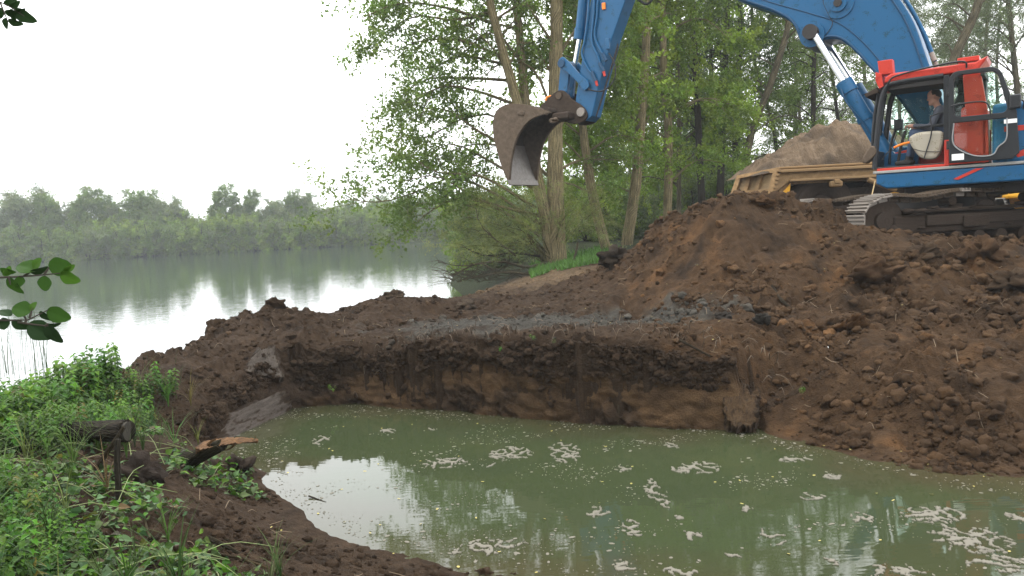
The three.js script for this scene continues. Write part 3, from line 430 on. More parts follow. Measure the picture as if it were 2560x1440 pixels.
{ // the wood on the right bank
  const WOOD = [
    [[[1515, 622], [1482, 490], [1457, 320], [1442, 100]], 28, 0.21, 'tree with a slanting mossy trunk just right of the forked lakeside tree', 'warm', 'fresh', 5],
    [[[1567, 612], [1587, 480], [1602, 300], [1616, 0]], 30, 0.25, 'thick pale trunk tree standing right behind the grassy patch', 'warm', 'fresh', 6],
    [[[1668, 562], [1672, 344], [1660, 194], [1655, 0]], 31, 0.2, 'straight tree rising behind the left flank of the spoil heap', 'warm', 'fresh', 7],
    [[[1697, 548], [1698, 300], [1693, 100]], 34, 0.12, 'slim straight tree close to the right of the heap-flank tree', 'grey', 'fresh', 8],
    [[[1754, 490], [1745, 300], [1735, 100], [1731, 0]], 34, 0.2, 'dark trunk tree above the left shoulder of the heap', 'dark', 'mid', 9],
    [[[1784, 480], [1779, 250], [1775, 0]], 40, 0.17, 'dark slender tree between two darker trunks above the heap', 'dark', 'mid', 10],
    [[[1800, 490], [1806, 340], [1818, 43]], 36, 0.21, 'heavy dark trunk tree over the heap top, left of the truck tail', 'dark', 'deep', 11],
    [[[1838, 490], [1840, 258], [1852, 60]], 38, 0.19, 'dark upright tree next to the truck tail panel', 'dark', 'deep', 12],
    [[[1857, 470], [1880, 330], [1930, 200], [1975, 30]], 34, 0.2, 'leaning brown tree slanting up to the right behind the boom', 'grey', 'mid', 13],
    [[[1950, 470], [1930, 300], [1895, 200], [1880, 60]], 42, 0.14, 'thin tree leaning left behind the leaning brown tree', 'dark', 'mid', 14],
    [[[2032, 480], [2033, 300], [2036, 120], [2044, 0]], 38, 0.16, 'slender dark tree under the boom bend, above the truck tail', 'dark', 'mid', 15],
    [[[2105, 400], [2085, 220], [2070, 120], [2075, 0]], 42, 0.13, 'slim bent tree behind the boom cylinder', 'dark', 'mid', 16],
    [[[2300, 470], [2340, 300], [2385, 150], [2450, -10]], 33, 0.26, 'grey willow with spreading branches behind the cab roof', 'grey', 'grey', 17],
    [[[2560, 470], [2550, 300], [2530, 100], [2520, 0]], 38, 0.2, 'grey green tree at the right photo edge behind the cab', 'grey', 'grey', 18],
    [[[2010, 470], [2000, 300], [1985, 120], [1990, 0]], 52, 0.15, 'soft grey green tree far behind the boom cylinder', 'grey', 'grey', 20],
    [[[2260, 470], [2250, 300], [2240, 100], [2250, 0]], 50, 0.16, 'soft grey green tree seen through the cab window', 'grey', 'grey', 21],
    [[[2440, 470], [2450, 300], [2465, 100], [2470, 0]], 48, 0.17, 'soft grey green tree right behind the open cab door', 'grey', 'grey', 22],
    [[[2180, 470], [2170, 300], [2160, 150], [2165, 0]], 46, 0.16, 'grey green tree behind the boom, left of the cab', 'grey', 'grey', 19],
  ];
  WOOD.forEach(([px, D, rad, label, wood, leaf, seed]) => {
    const pts = taller(grounded(line(px, D)), 15 + (seed * 37 % 5), (seed % 3 - 1) * 0.4, 0), t = thing('woodland_tree', label, 'tree', pts[0].toArray(), 'trees of the wood behind the heap');
    const g = leaf === 'grey', f = leaf === 'fresh';
    growTree(t, { trunks: [{ pts, r0: rad * 0.88, r1: rad * 0.4 }], auto: g ? 34 : 36, from: f ? 0.13 : g ? 0.22 : 0.2, reach: g ? 3.6 : f ? 3.0 : 2.5, seed, sprays: g ? 'willow' : f ? 'big' : 'fine', leaf: LEAF[leaf], wood: BARK[wood], size: 1.3, per: f ? 8.5 : g ? 13 : 6.5, twigs: 4, twigLen: 1, tilt: 0.55, droop: 0.35, limbR: 0.05, prof: (u) => 1 - 0.5 * u, spin: (q) => { let a = q() * 6.283; for (let i = 0; i < 3 && Math.sin(a) > 0.25; i++) a = q() * 6.283; return a; } });
  });
  // trees deeper in the wood
  const proto = thing('background_tree', 'tree deeper in the wood, seen between nearer trunks', 'tree', [0, 0, 0], 'trees deeper in the wood');
  growTree(proto, { trunks: [{ pts: [V(0, -0.2, 0), V(0.1, 5, 0), V(-0.1, 10, 0.2), V(0.2, 16, 0)], r0: 0.2, r1: 0.06 }], auto: 40, from: 0.13, reach: 2.6, seed: 61, sprays: 'big', leaf: LEAF.mid, wood: BARK.dark, per: 4.5, twigs: 3, tilt: 0.5, prof: (u) => 1 - 0.5 * u, size: 1.15 });
  const r = rng(8), spots = [[1470, 46], [1545, 52], [1612, 44], [1640, 58], [1720, 50], [1765, 62], [1815, 55], [1990, 70], [2230, 58], [2330, 64], [2420, 55], [2500, 68], [1690, 72], [1580, 75]];
  spots.forEach(([x, D], i) => { const p = at(x, 520, D), o = i ? copyOf(proto, 'background_tree') : proto; o.position.set(p.x, 1.25, -D); o.rotation.y = r() * 6; const s = 0.85 + 0.35 * r(); o.scale.set(s, s, s); });
  // trees behind the photographer, which shade the near bank
  [[-5.6, -0.4], [-3.4, 2.6], [-9.5, -2.4], [-1, 8], [-7.4, -1.4], [-4.2, 0.9], [-6, 3.5]].forEach(([x, z], i) => { const o = copyOf(proto, 'shade_tree', "tree standing behind the photographer, shading the near bank", 'trees behind the photographer'); o.position.set(x, 0.7, z); o.rotation.y = i * 2; o.scale.setScalar(0.95); });
}
{ // ------------------------------------------------------------- the far shore
  const mk = (name, label, cat, group, o) => growTree(thing(name, label, cat, [0, 0, 0], group), o);
  const up = (h, r) => [{ pts: [V(0, -0.3, 0), V(0.15, h * 0.35, 0.1), V(-0.1, h * 0.7, 0), V(0.05, h, 0)], r0: r, r1: 0.04 }];
  const G = 'trees along the far shore of the lake';
  const P = [
    mk('far_tree', '', 'tree', G, { trunks: up(8.6, 0.16), size: 1.25, auto: 34, from: 0.22, reach: 3.0, seed: 71, sprays: 'far', leaf: LEAF.far, wood: BARK.dark, per: 12, twigs: 3, tilt: 0.8, droop: 0.15, limbR: 0.04 }),
    mk('far_tree', '', 'tree', G, { trunks: up(10, 0.14), size: 1.2, auto: 44, from: 0.12, reach: 1.6, seed: 72, sprays: 'far', leaf: LEAF.far, wood: BARK.dark, per: 10, twigs: 3, tilt: 1.0, droop: 0, limbR: 0.03, prof: (u) => 1.05 - 0.8 * Math.abs(u - 0.35) }),
    mk('far_tree', '', 'tree', G, { trunks: up(8, 0.18), size: 1.35, auto: 38, from: 0.2, reach: 3.6, seed: 73, sprays: 'farWillow', leaf: LEAF.farGrey, wood: BARK.grey, per: 12, twigs: 3, tilt: 0.8, droop: 0.3, limbR: 0.04 }),
    mk('far_tree', '', 'tree', G, { trunks: up(7.4, 0.12), size: 1.2, auto: 26, from: 0.3, reach: 2.2, seed: 74, sprays: 'far', leaf: LEAF.farGrey, wood: BARK.grey, per: 8, twigs: 3, tilt: 0.9, droop: 0.1, limbR: 0.03 }),
  ];
  const T = [ // x, top in the photograph, kind, width, label
    [20, 545, 2, 1.1, 'grey green willow at the left photo edge on the far shore'], [65, 490, 2, 1.2, 'broad pale willow, tallest at the left end of the far shore'], [112, 502, 0, 0.9, 'round tree just right of the tallest leftmost far willow'], [152, 512, 3, 1, 'small airy tree in the gap left of the tall spiky far tree'], [195, 520, 1, 0.9, 'low slim tree left of the tall spiky far tree'], [225, 483, 1, 1.1, 'tall narrow spiky tree on the left part of the far shore'], [265, 502, 1, 0.9, 'slim sparse tree right of the tall spiky far tree'], [288, 515, 3, 0.8, 'thin gappy tree left of the wide far tree group'],
    [330, 490, 0, 1.1, 'wide tree crown, left half of the big far group'], [375, 492, 0, 1.1, 'wide tree crown, right half of the big far group'], [420, 510, 2, 1.2, 'pale grey willow bulging over the water in the far shore'], [462, 535, 3, 0.9, 'thin tree at the right end of the big far group'], [560, 478, 0, 1.0, 'tall rounded tree standing alone above the far shore'], [595, 520, 3, 0.9, 'small tree leaning on the right of the lone rounded far tree'], [628, 487, 1, 0.9, 'narrow pointed tree right of the lone rounded far tree'], [690, 505, 3, 1.3, 'low pale tree left of the twin far trees'], [735, 488, 0, 0.8, 'left one of the twin trees right of middle on the far shore'], [770, 490, 3, 1.0, 'right one of the twin trees, thinner than the left'], [880, 522, 0, 0.9, 'tree behind the drooping branch tips at the far shore bend'], [1010, 522, 0, 1, 'hazy tree left in the far wood beyond the lake end'], [1075, 512, 2, 1.1, 'hazy pale willow at the far end of the lake'], [1130, 520, 2, 1, 'hazy pale willow behind the lakeside bush'], [1190, 515, 0, 1.1, 'hazy tree behind the hanging bucket'],
  ];
  const used = new Set(), r = rng(9);
  T.forEach(([x, top, k, w, label]) => {
    const D = (x > 950 ? 124 : 118) + 3 * r(), p = at(x, top, D), b = 0.6, hh = [9.4, 10.5, 8.8, 8.2][k], o = used.has(k) ? copyOf(P[k], 'far_tree', label) : tag(P[k], label); used.add(k);
    const s = Math.max(0.6, (p.y - b) / hh); o.position.set(p.x, b, -D); o.scale.set(s * w * (0.9 + 0.2 * r()), s, s * w); o.rotation.y = r() * 6.28;
  });
  // shrubs that close the shore below the trees
  const S = [0, 1, 2].map((k) => mk('shore_shrub', ['rounded mid green shrub in the bank of shrubs along the far waterline', 'silvery willow shrub in the bank of shrubs along the far waterline', 'fresh yellow green shrub in the bank of shrubs along the far waterline'][k], 'shrub', 'shrubs along the far waterline', { trunks: [0, 1, 2, 3].map((i) => ({ pts: [V(0, -0.3, 0), V(Math.cos(i * 1.57 + k) * 0.9, 1.5, Math.sin(i * 1.57 + k) * 0.8), V(Math.cos(i * 1.57 + k) * 1.5, 3.0 + 0.6 * (i % 2), Math.sin(i * 1.57 + k) * 1.4)], r0: 0.08, r1: 0.03 })), auto: 34, from: 0.05, reach: 1.7, seed: 81 + k, sprays: k === 1 ? 'farWillow' : 'far', leaf: [LEAF.far, LEAF.farGrey, LEAF.farFresh][k], wood: BARK.dark, per: 7, twigs: 3, twigLen: 0.8, tilt: 0.7, droop: 0.35, limbR: 0.03 }));
  let n = 0; const shrub = (x, D, s, sy) => { const k = n % 3, o = n < 3 ? S[k] : copyOf(S[k], 'shore_shrub'); n++; const p = at(x, 640, D); o.position.set(p.x, 0.1, -D); o.scale.set(s, s * sy, s); o.rotation.y = r() * 6.28; };
  for (let x = -60; x < 930; x += 21) shrub(x + 8 * r(), 115 + 2 * r(), 0.8 + 0.4 * r(), 0.85 + 0.3 * r());
  for (let x = -60; x < 940; x += 27) shrub(x + 8 * r(), 119 + 2 * r(), 1.0 + 0.35 * r(), 0.95 + 0.25 * r());
  for (let x = 930; x < 1330; x += 26) shrub(x + 8 * r(), 119 + 4 * r(), 1.0 + 0.4 * r(), 0.9 + 0.3 * r());
  for (let x = 940; x < 1400; x += 40) shrub(x + 8 * r(), 128 + 4 * r(), 1.4 + 0.4 * r(), 1.0);
  // undergrowth far back in the wood on the right bank
  for (let x = 1400; x < 2250; x += 34) { const D = 62 + 30 * r(), o = copyOf(S[n++ % 3], 'wood_shrub', 'shrub of the hazy undergrowth deep between the trunks', 'undergrowth deep in the wood'); const p = at(x, 560, D); o.position.set(p.x, 1.2, -D); o.scale.setScalar(1.0 + 0.5 * r()); o.rotation.y = r() * 6; }
  for (let i = 0; i < 16; i++) { const D = 33 + i * 4.6, o = copyOf(S[n++ % 3], 'bank_shrub', 'shrub on the right bank of the lake behind the willow bush', 'shrubs down the right bank'); o.position.set(SHORE(D) + 1.6 + r(), 0.3, -D); o.scale.setScalar(0.7 + 0.3 * r()); o.rotation.y = r() * 6; }
  for (let i = 0; i < 11; i++) { const D = 36 + 8 * r(), x = [1470, 1535, 1600, 1640, 1700, 1745, 1800, 1860, 1930, 2000, 2070][i], o = copyOf(S[n++ % 3], 'wood_shrub', 'leafy shrub under the first rows of woodland trunks', 'shrubs at the edge of the wood'); const p = at(x, 560, D); o.position.set(p.x, 1.2, -D); o.scale.setScalar(0.55 + 0.25 * r()); o.rotation.y = r() * 6; }
}
{ // ------------------------------------------------------------- the willow bush at the foot of the forked tree, and what lies in the water
  const D = 25.5, foot = at(1372, 665, D), t = thing('willow_bush', 'spreading pale green willow bush left of the forked tree foot, over the water', 'bush', foot.toArray()), r = rng(15), lim = [], f = (x, y, d) => at(x, y, d);
  const ends = [[1120, 620], [1135, 570], [1150, 540], [1175, 505], [1210, 480], [1240, 500], [1270, 470], [1300, 520], [1160, 600], [1200, 560], [1240, 560], [1280, 590], [1320, 560], [1190, 620], [1230, 610], [1460, 480], [1500, 520], [1440, 520], [1530, 480], [1480, 560], [1410, 520]];
  ends.forEach(([x, y], i) => { const d = D - 1.8 + (i * 5 % 7) * 0.6, a = f(1372 + (i * 7 % 9) * 3, 660, D), e = f(x, y, d), m = a.clone().lerp(e, 0.5); m.y += 0.25 + 0.3 * r(); lim.push([a, m, e]); });
  growTree(t, { trunks: [{ pts: [foot, foot.clone().add(V(-0.3, 0.5, 0.1)), foot.clone().add(V(-0.7, 1.1, 0.2))], r0: 0.16, r1: 0.06 }], limbs: lim, auto: 0, seed: 92, sprays: 'willow', leaf: LEAF.olive, wood: BARK.moss, per: 11, twigs: 8, twigLen: 0.8, limbR: 0.022, size: 0.72 });
  const branch = (pts, d, r0, label, wood = BARK.dead) => { const P = pts.map(([x, y], i) => at(x, y, d[i] ?? d[0])), g = [limb(P, r0, r0 * 0.35, 7, 0, 0.08, r0 * 99)], c = new THREE.CatmullRomCurve3(P); for (let i = 0; i < 12; i++) { const a = c.getPointAt(0.3 + 0.7 * r()), e = a.clone().add(V((r() - 0.8) * 0.9, (r() - 0.35) * 0.6, (r() - 0.5) * 0.6)), m = a.clone().lerp(e, 0.5); m.y += 0.08; g.push(limb([a, m, e], r0 * 0.28, r0 * 0.1, 4, 4, 0, 1)); } tag(mesh('fallen_branch', g, wood), label, 'branch', 'fallen branches at the lake edge'); };
  branch([[1368, 655], [1320, 668], [1260, 655], [1190, 660], [1130, 690]], [25.4, 24.8, 24.4, 24.2, 24.3], 0.06, 'long bare branch lying from the forked tree out over the water');
  branch([[1350, 640], [1280, 632], [1220, 640], [1170, 625]], [25, 24.6, 24.5, 24.8], 0.045, 'thin dark branch arching above the long bare one', BARK.dark);
  branch([[1340, 690], [1270, 680], [1215, 688], [1150, 700]], [23.6, 23.5, 23.7, 23.9], 0.04, 'bare branch lying lowest at the waterline by the bush');
  branch([[1290, 640], [1240, 600], [1200, 560], [1190, 520]], [24.2, 24, 23.9, 24], 0.03, 'thin upright branch in the left half of the bush');
  branch([[1250, 690], [1210, 660], [1150, 665], [1095, 655]], [24, 24, 24.3, 24.6], 0.03, 'twiggy branch reaching farthest left over the lake');
  // brush on the waterline
  const g = []; for (let i = 0; i < 170; i++) { const x = 1110 + 260 * r(), p = at(x, 680 + 30 * r() - (x - 1110) * 0.02, 23.3 + 1.6 * r()), a = r() * 6.28, L = 0.3 + 0.6 * r(), e = p.clone().add(V(Math.cos(a) * L, (r() - 0.2) * 0.4, Math.sin(a) * L * 0.6)); g.push(limb([p, p.clone().lerp(e, 0.5).add(V(0, 0.06, 0)), e], 0.012, 0.005, 3, 3, 0, 1)); }
  tag(mesh('brush_litter', g, BARK.dead), 'tangle of dry twigs along the waterline under the bush', 'twigs', null, 'stuff');
  // stake and cut stump in the grass
  tag(mesh('stake', [limb([at(1434, 655, 23.5), at(1440, 630, 23.5), at(1445, 606, 23.5)], 0.035, 0.03, 8)], BARK.dead), 'thin reddish stake upright in the grass right of the forked tree', 'stake');
  const st = thing('tree_stump', 'short cut stump with a pale top leaning in the grass', 'stump', at(1420, 672, 22.8).toArray()), q = st.position, a = at(1420, 676, 22.8).sub(q), b = at(1428, 652, 22.8).sub(q);
  mesh('stem', [limb([a, a.clone().lerp(b, 0.5), b], 0.085, 0.075, 12)], BARK.dark, st); const cut = cyl(b.clone().addScaledVector(b.clone().sub(a).normalize(), -0.01), b.clone().addScaledVector(b.clone().sub(a).normalize(), 0.012), 0.072, 0.07, 16); mesh('cut_face', cut, std({ color: rgb(0.5, 0.3, 0.16), map: barkMap, roughness: 0.8 }), st);
  // grass by the stump
  const blades = [], uv = [], col = []; for (let i = 0; i < 7000; i++) { const px = 1325 + 225 * r(), D2 = 21 + 8.5 * r(), p0 = at(px, 640, D2), y = height(p0.x, D2, false); if (atYpx(p0.x, y, D2) < 610) continue; if (fbm(p0.x * 1.1, D2 * 0.6, 71, 3) < -0.22 + 0.15 * r() || D2 > 29 - 2.5 * r()) continue; const a2 = r() * 6.28, h = (0.08 + 0.26 * r()) * (0.7 + 0.8 * fbm(p0.x * 2, D2 * 2, 5, 2)), w = 0.02 + 0.02 * r(), lx = (r() - 0.5) * 0.25, lz = (r() - 0.5) * 0.2; const A = [p0.x + Math.cos(a2) * w, y, -D2 + Math.sin(a2) * w], B = [p0.x - Math.cos(a2) * w, y, -D2 - Math.sin(a2) * w], C = [p0.x + lx, y + h, -D2 + lz]; blades.push(...A, ...B, ...C); uv.push(0, 0, 1, 0, 0.5, 1); const k = 0.7 + 0.6 * r(); for (let c = 0; c < 3; c++) col.push(0.085 * k, 0.185 * k, 0.03 * k); }
  const gg = triGeo(blades, uv); gg.setAttribute('color', new THREE.Float32BufferAttribute(col, 3)); const gm = LEAF.fresh.clone(); gm.color.setRGB(1, 1, 1); gm.vertexColors = true; tag(mesh('grass', gg, gm), 'patch of bright green grass and herbs around the cut stump', 'grass', null, 'stuff');
}
function atYpx(x, y, d) { const v = V(x, y, -d).project(camera); return (1 - v.y) / 2 * 1440; }
{ // ------------------------------------------------------------- nettles and herbs on the near left
  const r = rng(23), nettleLeaf = (L, w) => { const pos = [], uv = [], n = 5; // ovate toothed blade along +z, drooping
    const row = []; for (let i = 0; i <= n; i++) { const t = i / n, ww = w * Math.sin(Math.PI * Math.pow(t, 0.6)) * (1 - 0.35 * t) * 0.62 + (i === n ? 0 : 0.002), y = -0.35 * L * t * t, z = L * t; row.push([[-ww - (i % 2) * 0.06 * w, y + ww * 0.35, z - 0.02 * L], [0, y, z], [ww + (i % 2) * 0.06 * w, y + ww * 0.35, z - 0.02 * L]]); }
    for (let i = 0; i < n; i++) for (let s = 0; s < 2; s++) { const a = row[i][s], b = row[i][s + 1], c = row[i + 1][s], d = row[i + 1][s + 1]; for (const v of [a, b, c, c, b, d]) { pos.push(...v); uv.push(v[0], v[2]); } } return triGeo(pos, uv); };
  const plant = (seed, h, pairs, L, bare = 0.25) => { const q = rng(seed), g = [], st = []; const top = V((q() - 0.5) * 0.12, h, (q() - 0.5) * 0.12), c = new THREE.CatmullRomCurve3([V(0, 0, 0), V((q() - 0.5) * 0.05, h * 0.5, (q() - 0.5) * 0.05), top]); st.push(limb(c.points, 0.005, 0.002, 4, 5, 0, 1));
    for (let i = 0; i < pairs; i++) { const t = bare + (1 - bare) * (i + 0.6) / pairs, p = c.getPointAt(Math.min(1, t)), k = L * (0.5 + 0.75 * Math.sin(Math.PI * (0.25 + 0.7 * (1 - t)))) * (0.8 + 0.4 * q()); for (let s = 0; s < 2; s++) { const lf = nettleLeaf(k, k * 0.62), a = i * 1.57 + s * Math.PI + (q() - 0.5) * 0.5; lf.rotateX(0.35 - 0.9 * q() * (1 - t) - 0.25 * q()); lf.translate(0, 0, 0.02); lf.rotateY(a); lf.translate(p.x, p.y, p.z); g.push(lf); } }
    return merge([...g, ...st.map((x) => x.toNonIndexed())]); };
  const mats = leafMat(0.075, 0.18, 0.013, 0.45), root = thing('nettle_patch', 'dense bright green nettles growing on the near left bank', 'nettles', [0, 0, 0], null, 'stuff');
  const kinds = [plant(1, 0.75, 9, 0.105), plant(2, 0.9, 11, 0.095), plant(3, 0.6, 7, 0.12, 0.15), plant(4, 0.5, 6, 0.13, 0.1)], lists = kinds.map(() => []);
  for (let i = 0; i < 7500; i++) {
    const d = 3.6 + 6.2 * r(), x = -8.5 + 6 * r(), p = V(x, height(x, d, false), -d), edge = lerp(-1.95, -3.95, sstep(d, 3.9, 6.2)) - 0.15 * sstep(d, 7, 9.3) + 0.35 * noise(x * 0.9, d * 0.9, 3);
    const hole = Math.hypot((x + 4.3) / 0.75, (d - 6.15) / 0.62) < 1; if (x > edge - 0.1 || pitDist(x, d) < 0.4 || hole || x < -0.76 * d - 0.8) continue;
    if (d > 9.6 + 0.3 * noise(x * 2, 4)) continue;
    const near = 1 - sstep(d, 4.2, 6.0), s = (0.4 + 0.3 * r()) * lerp(1, 0.62, near) * (x > edge - 0.7 ? 0.65 : 1); 
    lists[Math.floor(r() * 4)].push([p, s, r() * 6.28, (r() - 0.5) * 0.35, (r() - 0.5) * 0.35]);
  }
  const m4 = new THREE.Matrix4(), q = new THREE.Quaternion(), e = new THREE.Euler(), col = new THREE.Color();
  const fill = (o, geo, mat, list, name) => { const im = shadow(new THREE.InstancedMesh(geo, mat, list.length)); im.name = name; im.userData.kind = 'stuff'; list.forEach(([p, s, a, b, c], i) => { m4.compose(p, q.setFromEuler(e.set(b, a, c)), V(s, s, s)); im.setMatrixAt(i, m4); const k = 0.45 + 0.85 * r(), w = r() < 0.06 ? 1 : 0; im.setColorAt(i, col.setRGB(k * (0.8 + 0.5 * r() + w * 0.5), k * (1 - 0.35 * w), k * (0.7 + 0.7 * r()))); }); o.add(im); };
  kinds.forEach((g, i) => fill(root, g, [mats, mats, leafMat(0.04, 0.11, 0.014, 0.4), leafMat(0.085, 0.185, 0.016, 0.45)][i], lists[i], 'nettles'));
  // tufts of long grass between them
  const tuft = (seed, n, L) => { const q = rng(seed), pos = [], uv = []; for (let i = 0; i < n; i++) { const a = q() * 6.28, l = L * (0.5 + 0.7 * q()), lean = 0.25 + 0.75 * q(), P = (t) => V(Math.cos(a) * l * lean * t * t, l * (t - 0.45 * lean * t * t), Math.sin(a) * l * lean * t * t), sd = V(-Math.sin(a), 0, Math.cos(a)); for (let k = 0; k < 4; k++) { const A = P(k / 4), B = P((k + 1) / 4), w0 = 0.004 * (1 - (k / 4) ** 2), w1 = 0.004 * (1 - ((k + 1) / 4) ** 2); for (const [v, w] of [[A, -w0], [A, w0], [B, -w1], [B, -w1], [A, w0], [B, w1]]) { pos.push(v.x + sd.x * w, v.y, v.z + sd.z * w); uv.push(0, k / 4); } } } return triGeo(pos, uv); };
  const tl = [[], []]; for (let i = 0; i < 520; i++) { const d = 3.6 + 6 * r(), x = -7.5 + 6.6 * r(), e2 = lerp(-1.15, -3.4, sstep(d, 3.9, 6.4)) + 0.5 * noise(x * 1.2, d * 1.2, 41); if (x > e2 || x < -0.76 * d - 0.8 || pitDist(x, d) < 0.2 || fbm(x * 1.1, d * 1.1, 44, 2) < -0.05) continue; tl[i % 2].push([V(x, height(x, d, false), -d), 0.6 + 0.6 * r(), r() * 6.28, 0, 0]); }
  fill(root, tuft(1, 16, 0.5), leafMat(0.06, 0.13, 0.022, 0.35), tl[0], 'grass_tufts'); fill(root, tuft(2, 12, 0.42), leafMat(0.1, 0.14, 0.04, 0.3), tl[1], 'grass_tufts');
  // cut herbs and low weeds lying over the near edge
  const herb = thing('cut_herbs', 'cut stalks and wilted leaves strewn over the near left ground', 'herbs', [0, 0, 0], null, 'stuff');
  const wilt = leafMat(0.07, 0.125, 0.04, 0.3), straw = std({ color: rgb(0.17, 0.21, 0.08), roughness: 0.8 }), leafG = [nettleLeaf(0.05, 0.032), nettleLeaf(0.065, 0.036), nettleLeaf(0.036, 0.026)], ll = [[], [], []], stalks = [];
  const on = (d, x) => { const e2 = lerp(-1.2, -2.75, sstep(d, 3.9, 6.2)) + 0.5 * sstep(d, 6.6, 7.6) + 0.35 * noise(x, d * 1.3, 6); return x < e2 && d > 3.6 && d < 8.6 && pitDist(x, d) > 0.15; };
  for (let i = 0; i < 15000; i++) { const d = 3.6 + 4.6 * Math.pow(r(), 1.3), x = -6 + 5.6 * r(); if (!on(d, x) || fbm(x * 1.3, d * 1.3, 17, 2) < -0.1 - 0.35 * (1 - sstep(d, 4.4, 5.4))) continue; const y = height(x, d); ll[Math.floor(r() * 3)].push([V(x, y + 0.02 + 0.07 * r(), -d), 0.7 + 0.7 * r(), r() * 6.28, (r() - 0.5) * 1.6, (r() - 0.5) * 1.6]); }
  leafG.forEach((g, i) => fill(herb, g, i ? wilt : mats, ll[i], 'leaves'));
  for (let i = 0; i < 190; i++) { const d = 3.8 + 4.4 * r(), x = -5.4 + 5 * r(); if (!on(d, x + 0.3)) continue; const a = r() * 6.28, L = 0.25 + 0.55 * r(), p0 = onGround(x, d), p1 = V(x + Math.cos(a) * L, 0, -d + Math.sin(a) * L); p1.y = height(p1.x, -p1.z) + 0.16 * r(); p0.y += 0.02; const m = p0.clone().lerp(p1, 0.5); m.y = Math.max(m.y, height(m.x, -m.z)) + 0.03 + 0.08 * r(); stalks.push(limb([p0, m, p1], 0.0035, 0.002, 4, 5, 0, 1)); }
  const sm = mesh('stalks', stalks, straw, herb); sm.userData.kind = 'stuff';
  // reeds against the lake
  const rp = [], ru = []; for (let i = 0; i < 46; i++) { const px = i < 26 ? 130 * r() : 480 * r(), d = 9.4 + 1.2 * r(), b = at(px, 1000, d), h = (px < 150 ? 0.95 : 0.6) * (0.6 + 0.6 * r()), y = 0.15 + 0.3 * (px < 150), lean = (r() - 0.4) * 0.35, P = (t) => V(b.x + lean * t * t * h, y + 0.4 + h * t, b.z + 0.02 * t); for (let k = 0; k < 4; k++) { const t0 = k / 4, t1 = (k + 1) / 4, w0 = 0.0042 * (1 - t0 * t0), w1 = 0.0042 * (1 - t1 * t1), A = P(t0), B = P(t1); for (const [v, w] of [[A, -w0], [A, w0], [B, -w1], [B, -w1], [A, w0], [B, w1]]) { rp.push(v.x + w, v.y, v.z + w * 0.3); ru.push(0, t0); } } }
  tag(mesh('reeds', triGeo(rp, ru), leafMat(0.045, 0.075, 0.03, 0.3)), 'thin reed blades standing before the lake behind the nettles', 'reeds', null, 'stuff');
  // small plants and roots on the pit's lip
  const rt = []; for (let i = 0; i < 130; i++) { const k = r(), px = 880 + 1080 * k, d = lerp(11, 8.75, k) + 0.35 * r(), p = at(px, 840, d), y = height(p.x, d + 0.25); const a = V(p.x, y + 0.02, -d), L = 0.08 + 0.3 * r(), e2 = a.clone().add(V((r() - 0.5) * L, -0.5 * L * r() + 0.18 * r(), 0.25 * L + 0.1)), m = a.clone().lerp(e2, 0.5).add(V(0, 0.06, 0.03)); rt.push(limb([a, m, e2], 0.004 + 0.004 * r(), 0.002, 4, 4, 0, 1)); }
  tag(mesh('root_fibres', rt, std({ color: rgb(0.09, 0.065, 0.042), roughness: 0.9 })), 'thin roots and straws hanging from the turf lip of the pit', 'roots', null, 'stuff');
  // dead stems and straws trodden into the soil
  const ds = []; for (let i = 0; i < 420; i++) { const d = 4.3 + 10 * r(), x = (r() * 2 - 1) * 0.66 * d; if (pitDist(x, d) < 0.1) continue; const a = r() * 6.28, L = 0.06 + 0.28 * r() * r(), p0 = onGround(x, d), p1 = onGround(x + Math.cos(a) * L, d + Math.sin(a) * L); if (p0.y < 0.02 || p1.y < 0.02 || Math.abs(p0.y - p1.y) > 0.25) continue; const m = p0.clone().lerp(p1, 0.5); m.y = height(m.x, -m.z) + 0.02 + 0.03 * r(); p1.y += 0.02 + 0.05 * r(); ds.push(limb([p0, m, p1], 0.0035, 0.002, 4, 4, 0, 1)); }
  tag(mesh('dead_stems', ds, std({ color: rgb(0.17, 0.125, 0.08), roughness: 0.9 })), 'thin dead stems and straws strewn over the dug soil', 'stems', null, 'stuff');
  const lipList = [[], []]; [[1250, 885, 10.0], [1330, 850, 10.1], [1150, 880, 10.5], [1500, 880, 9.6], [1180, 870, 10.6], [2005, 980, 8.3], [1240, 870, 10.2], [1385, 862, 10.0], [835, 975, 11]].forEach(([x, y, d], i) => { for (let k = 0; k < 3; k++) { const p = at(x + 14 * (r() - 0.5), y + 6 * r(), d - 0.08); lipList[i % 2].push([p, 0.12 + 0.08 * r(), r() * 6, (r() - 0.5), (r() - 0.5)]); } });
  const sw = thing('wall_weeds', 'small green weeds clinging to the lip of the pit', 'weeds', [0, 0, 0], null, 'stuff'); fill(sw, kinds[2], mats, lipList[0], 'weeds'); fill(sw, kinds[3], mats, lipList[1], 'weeds');
}
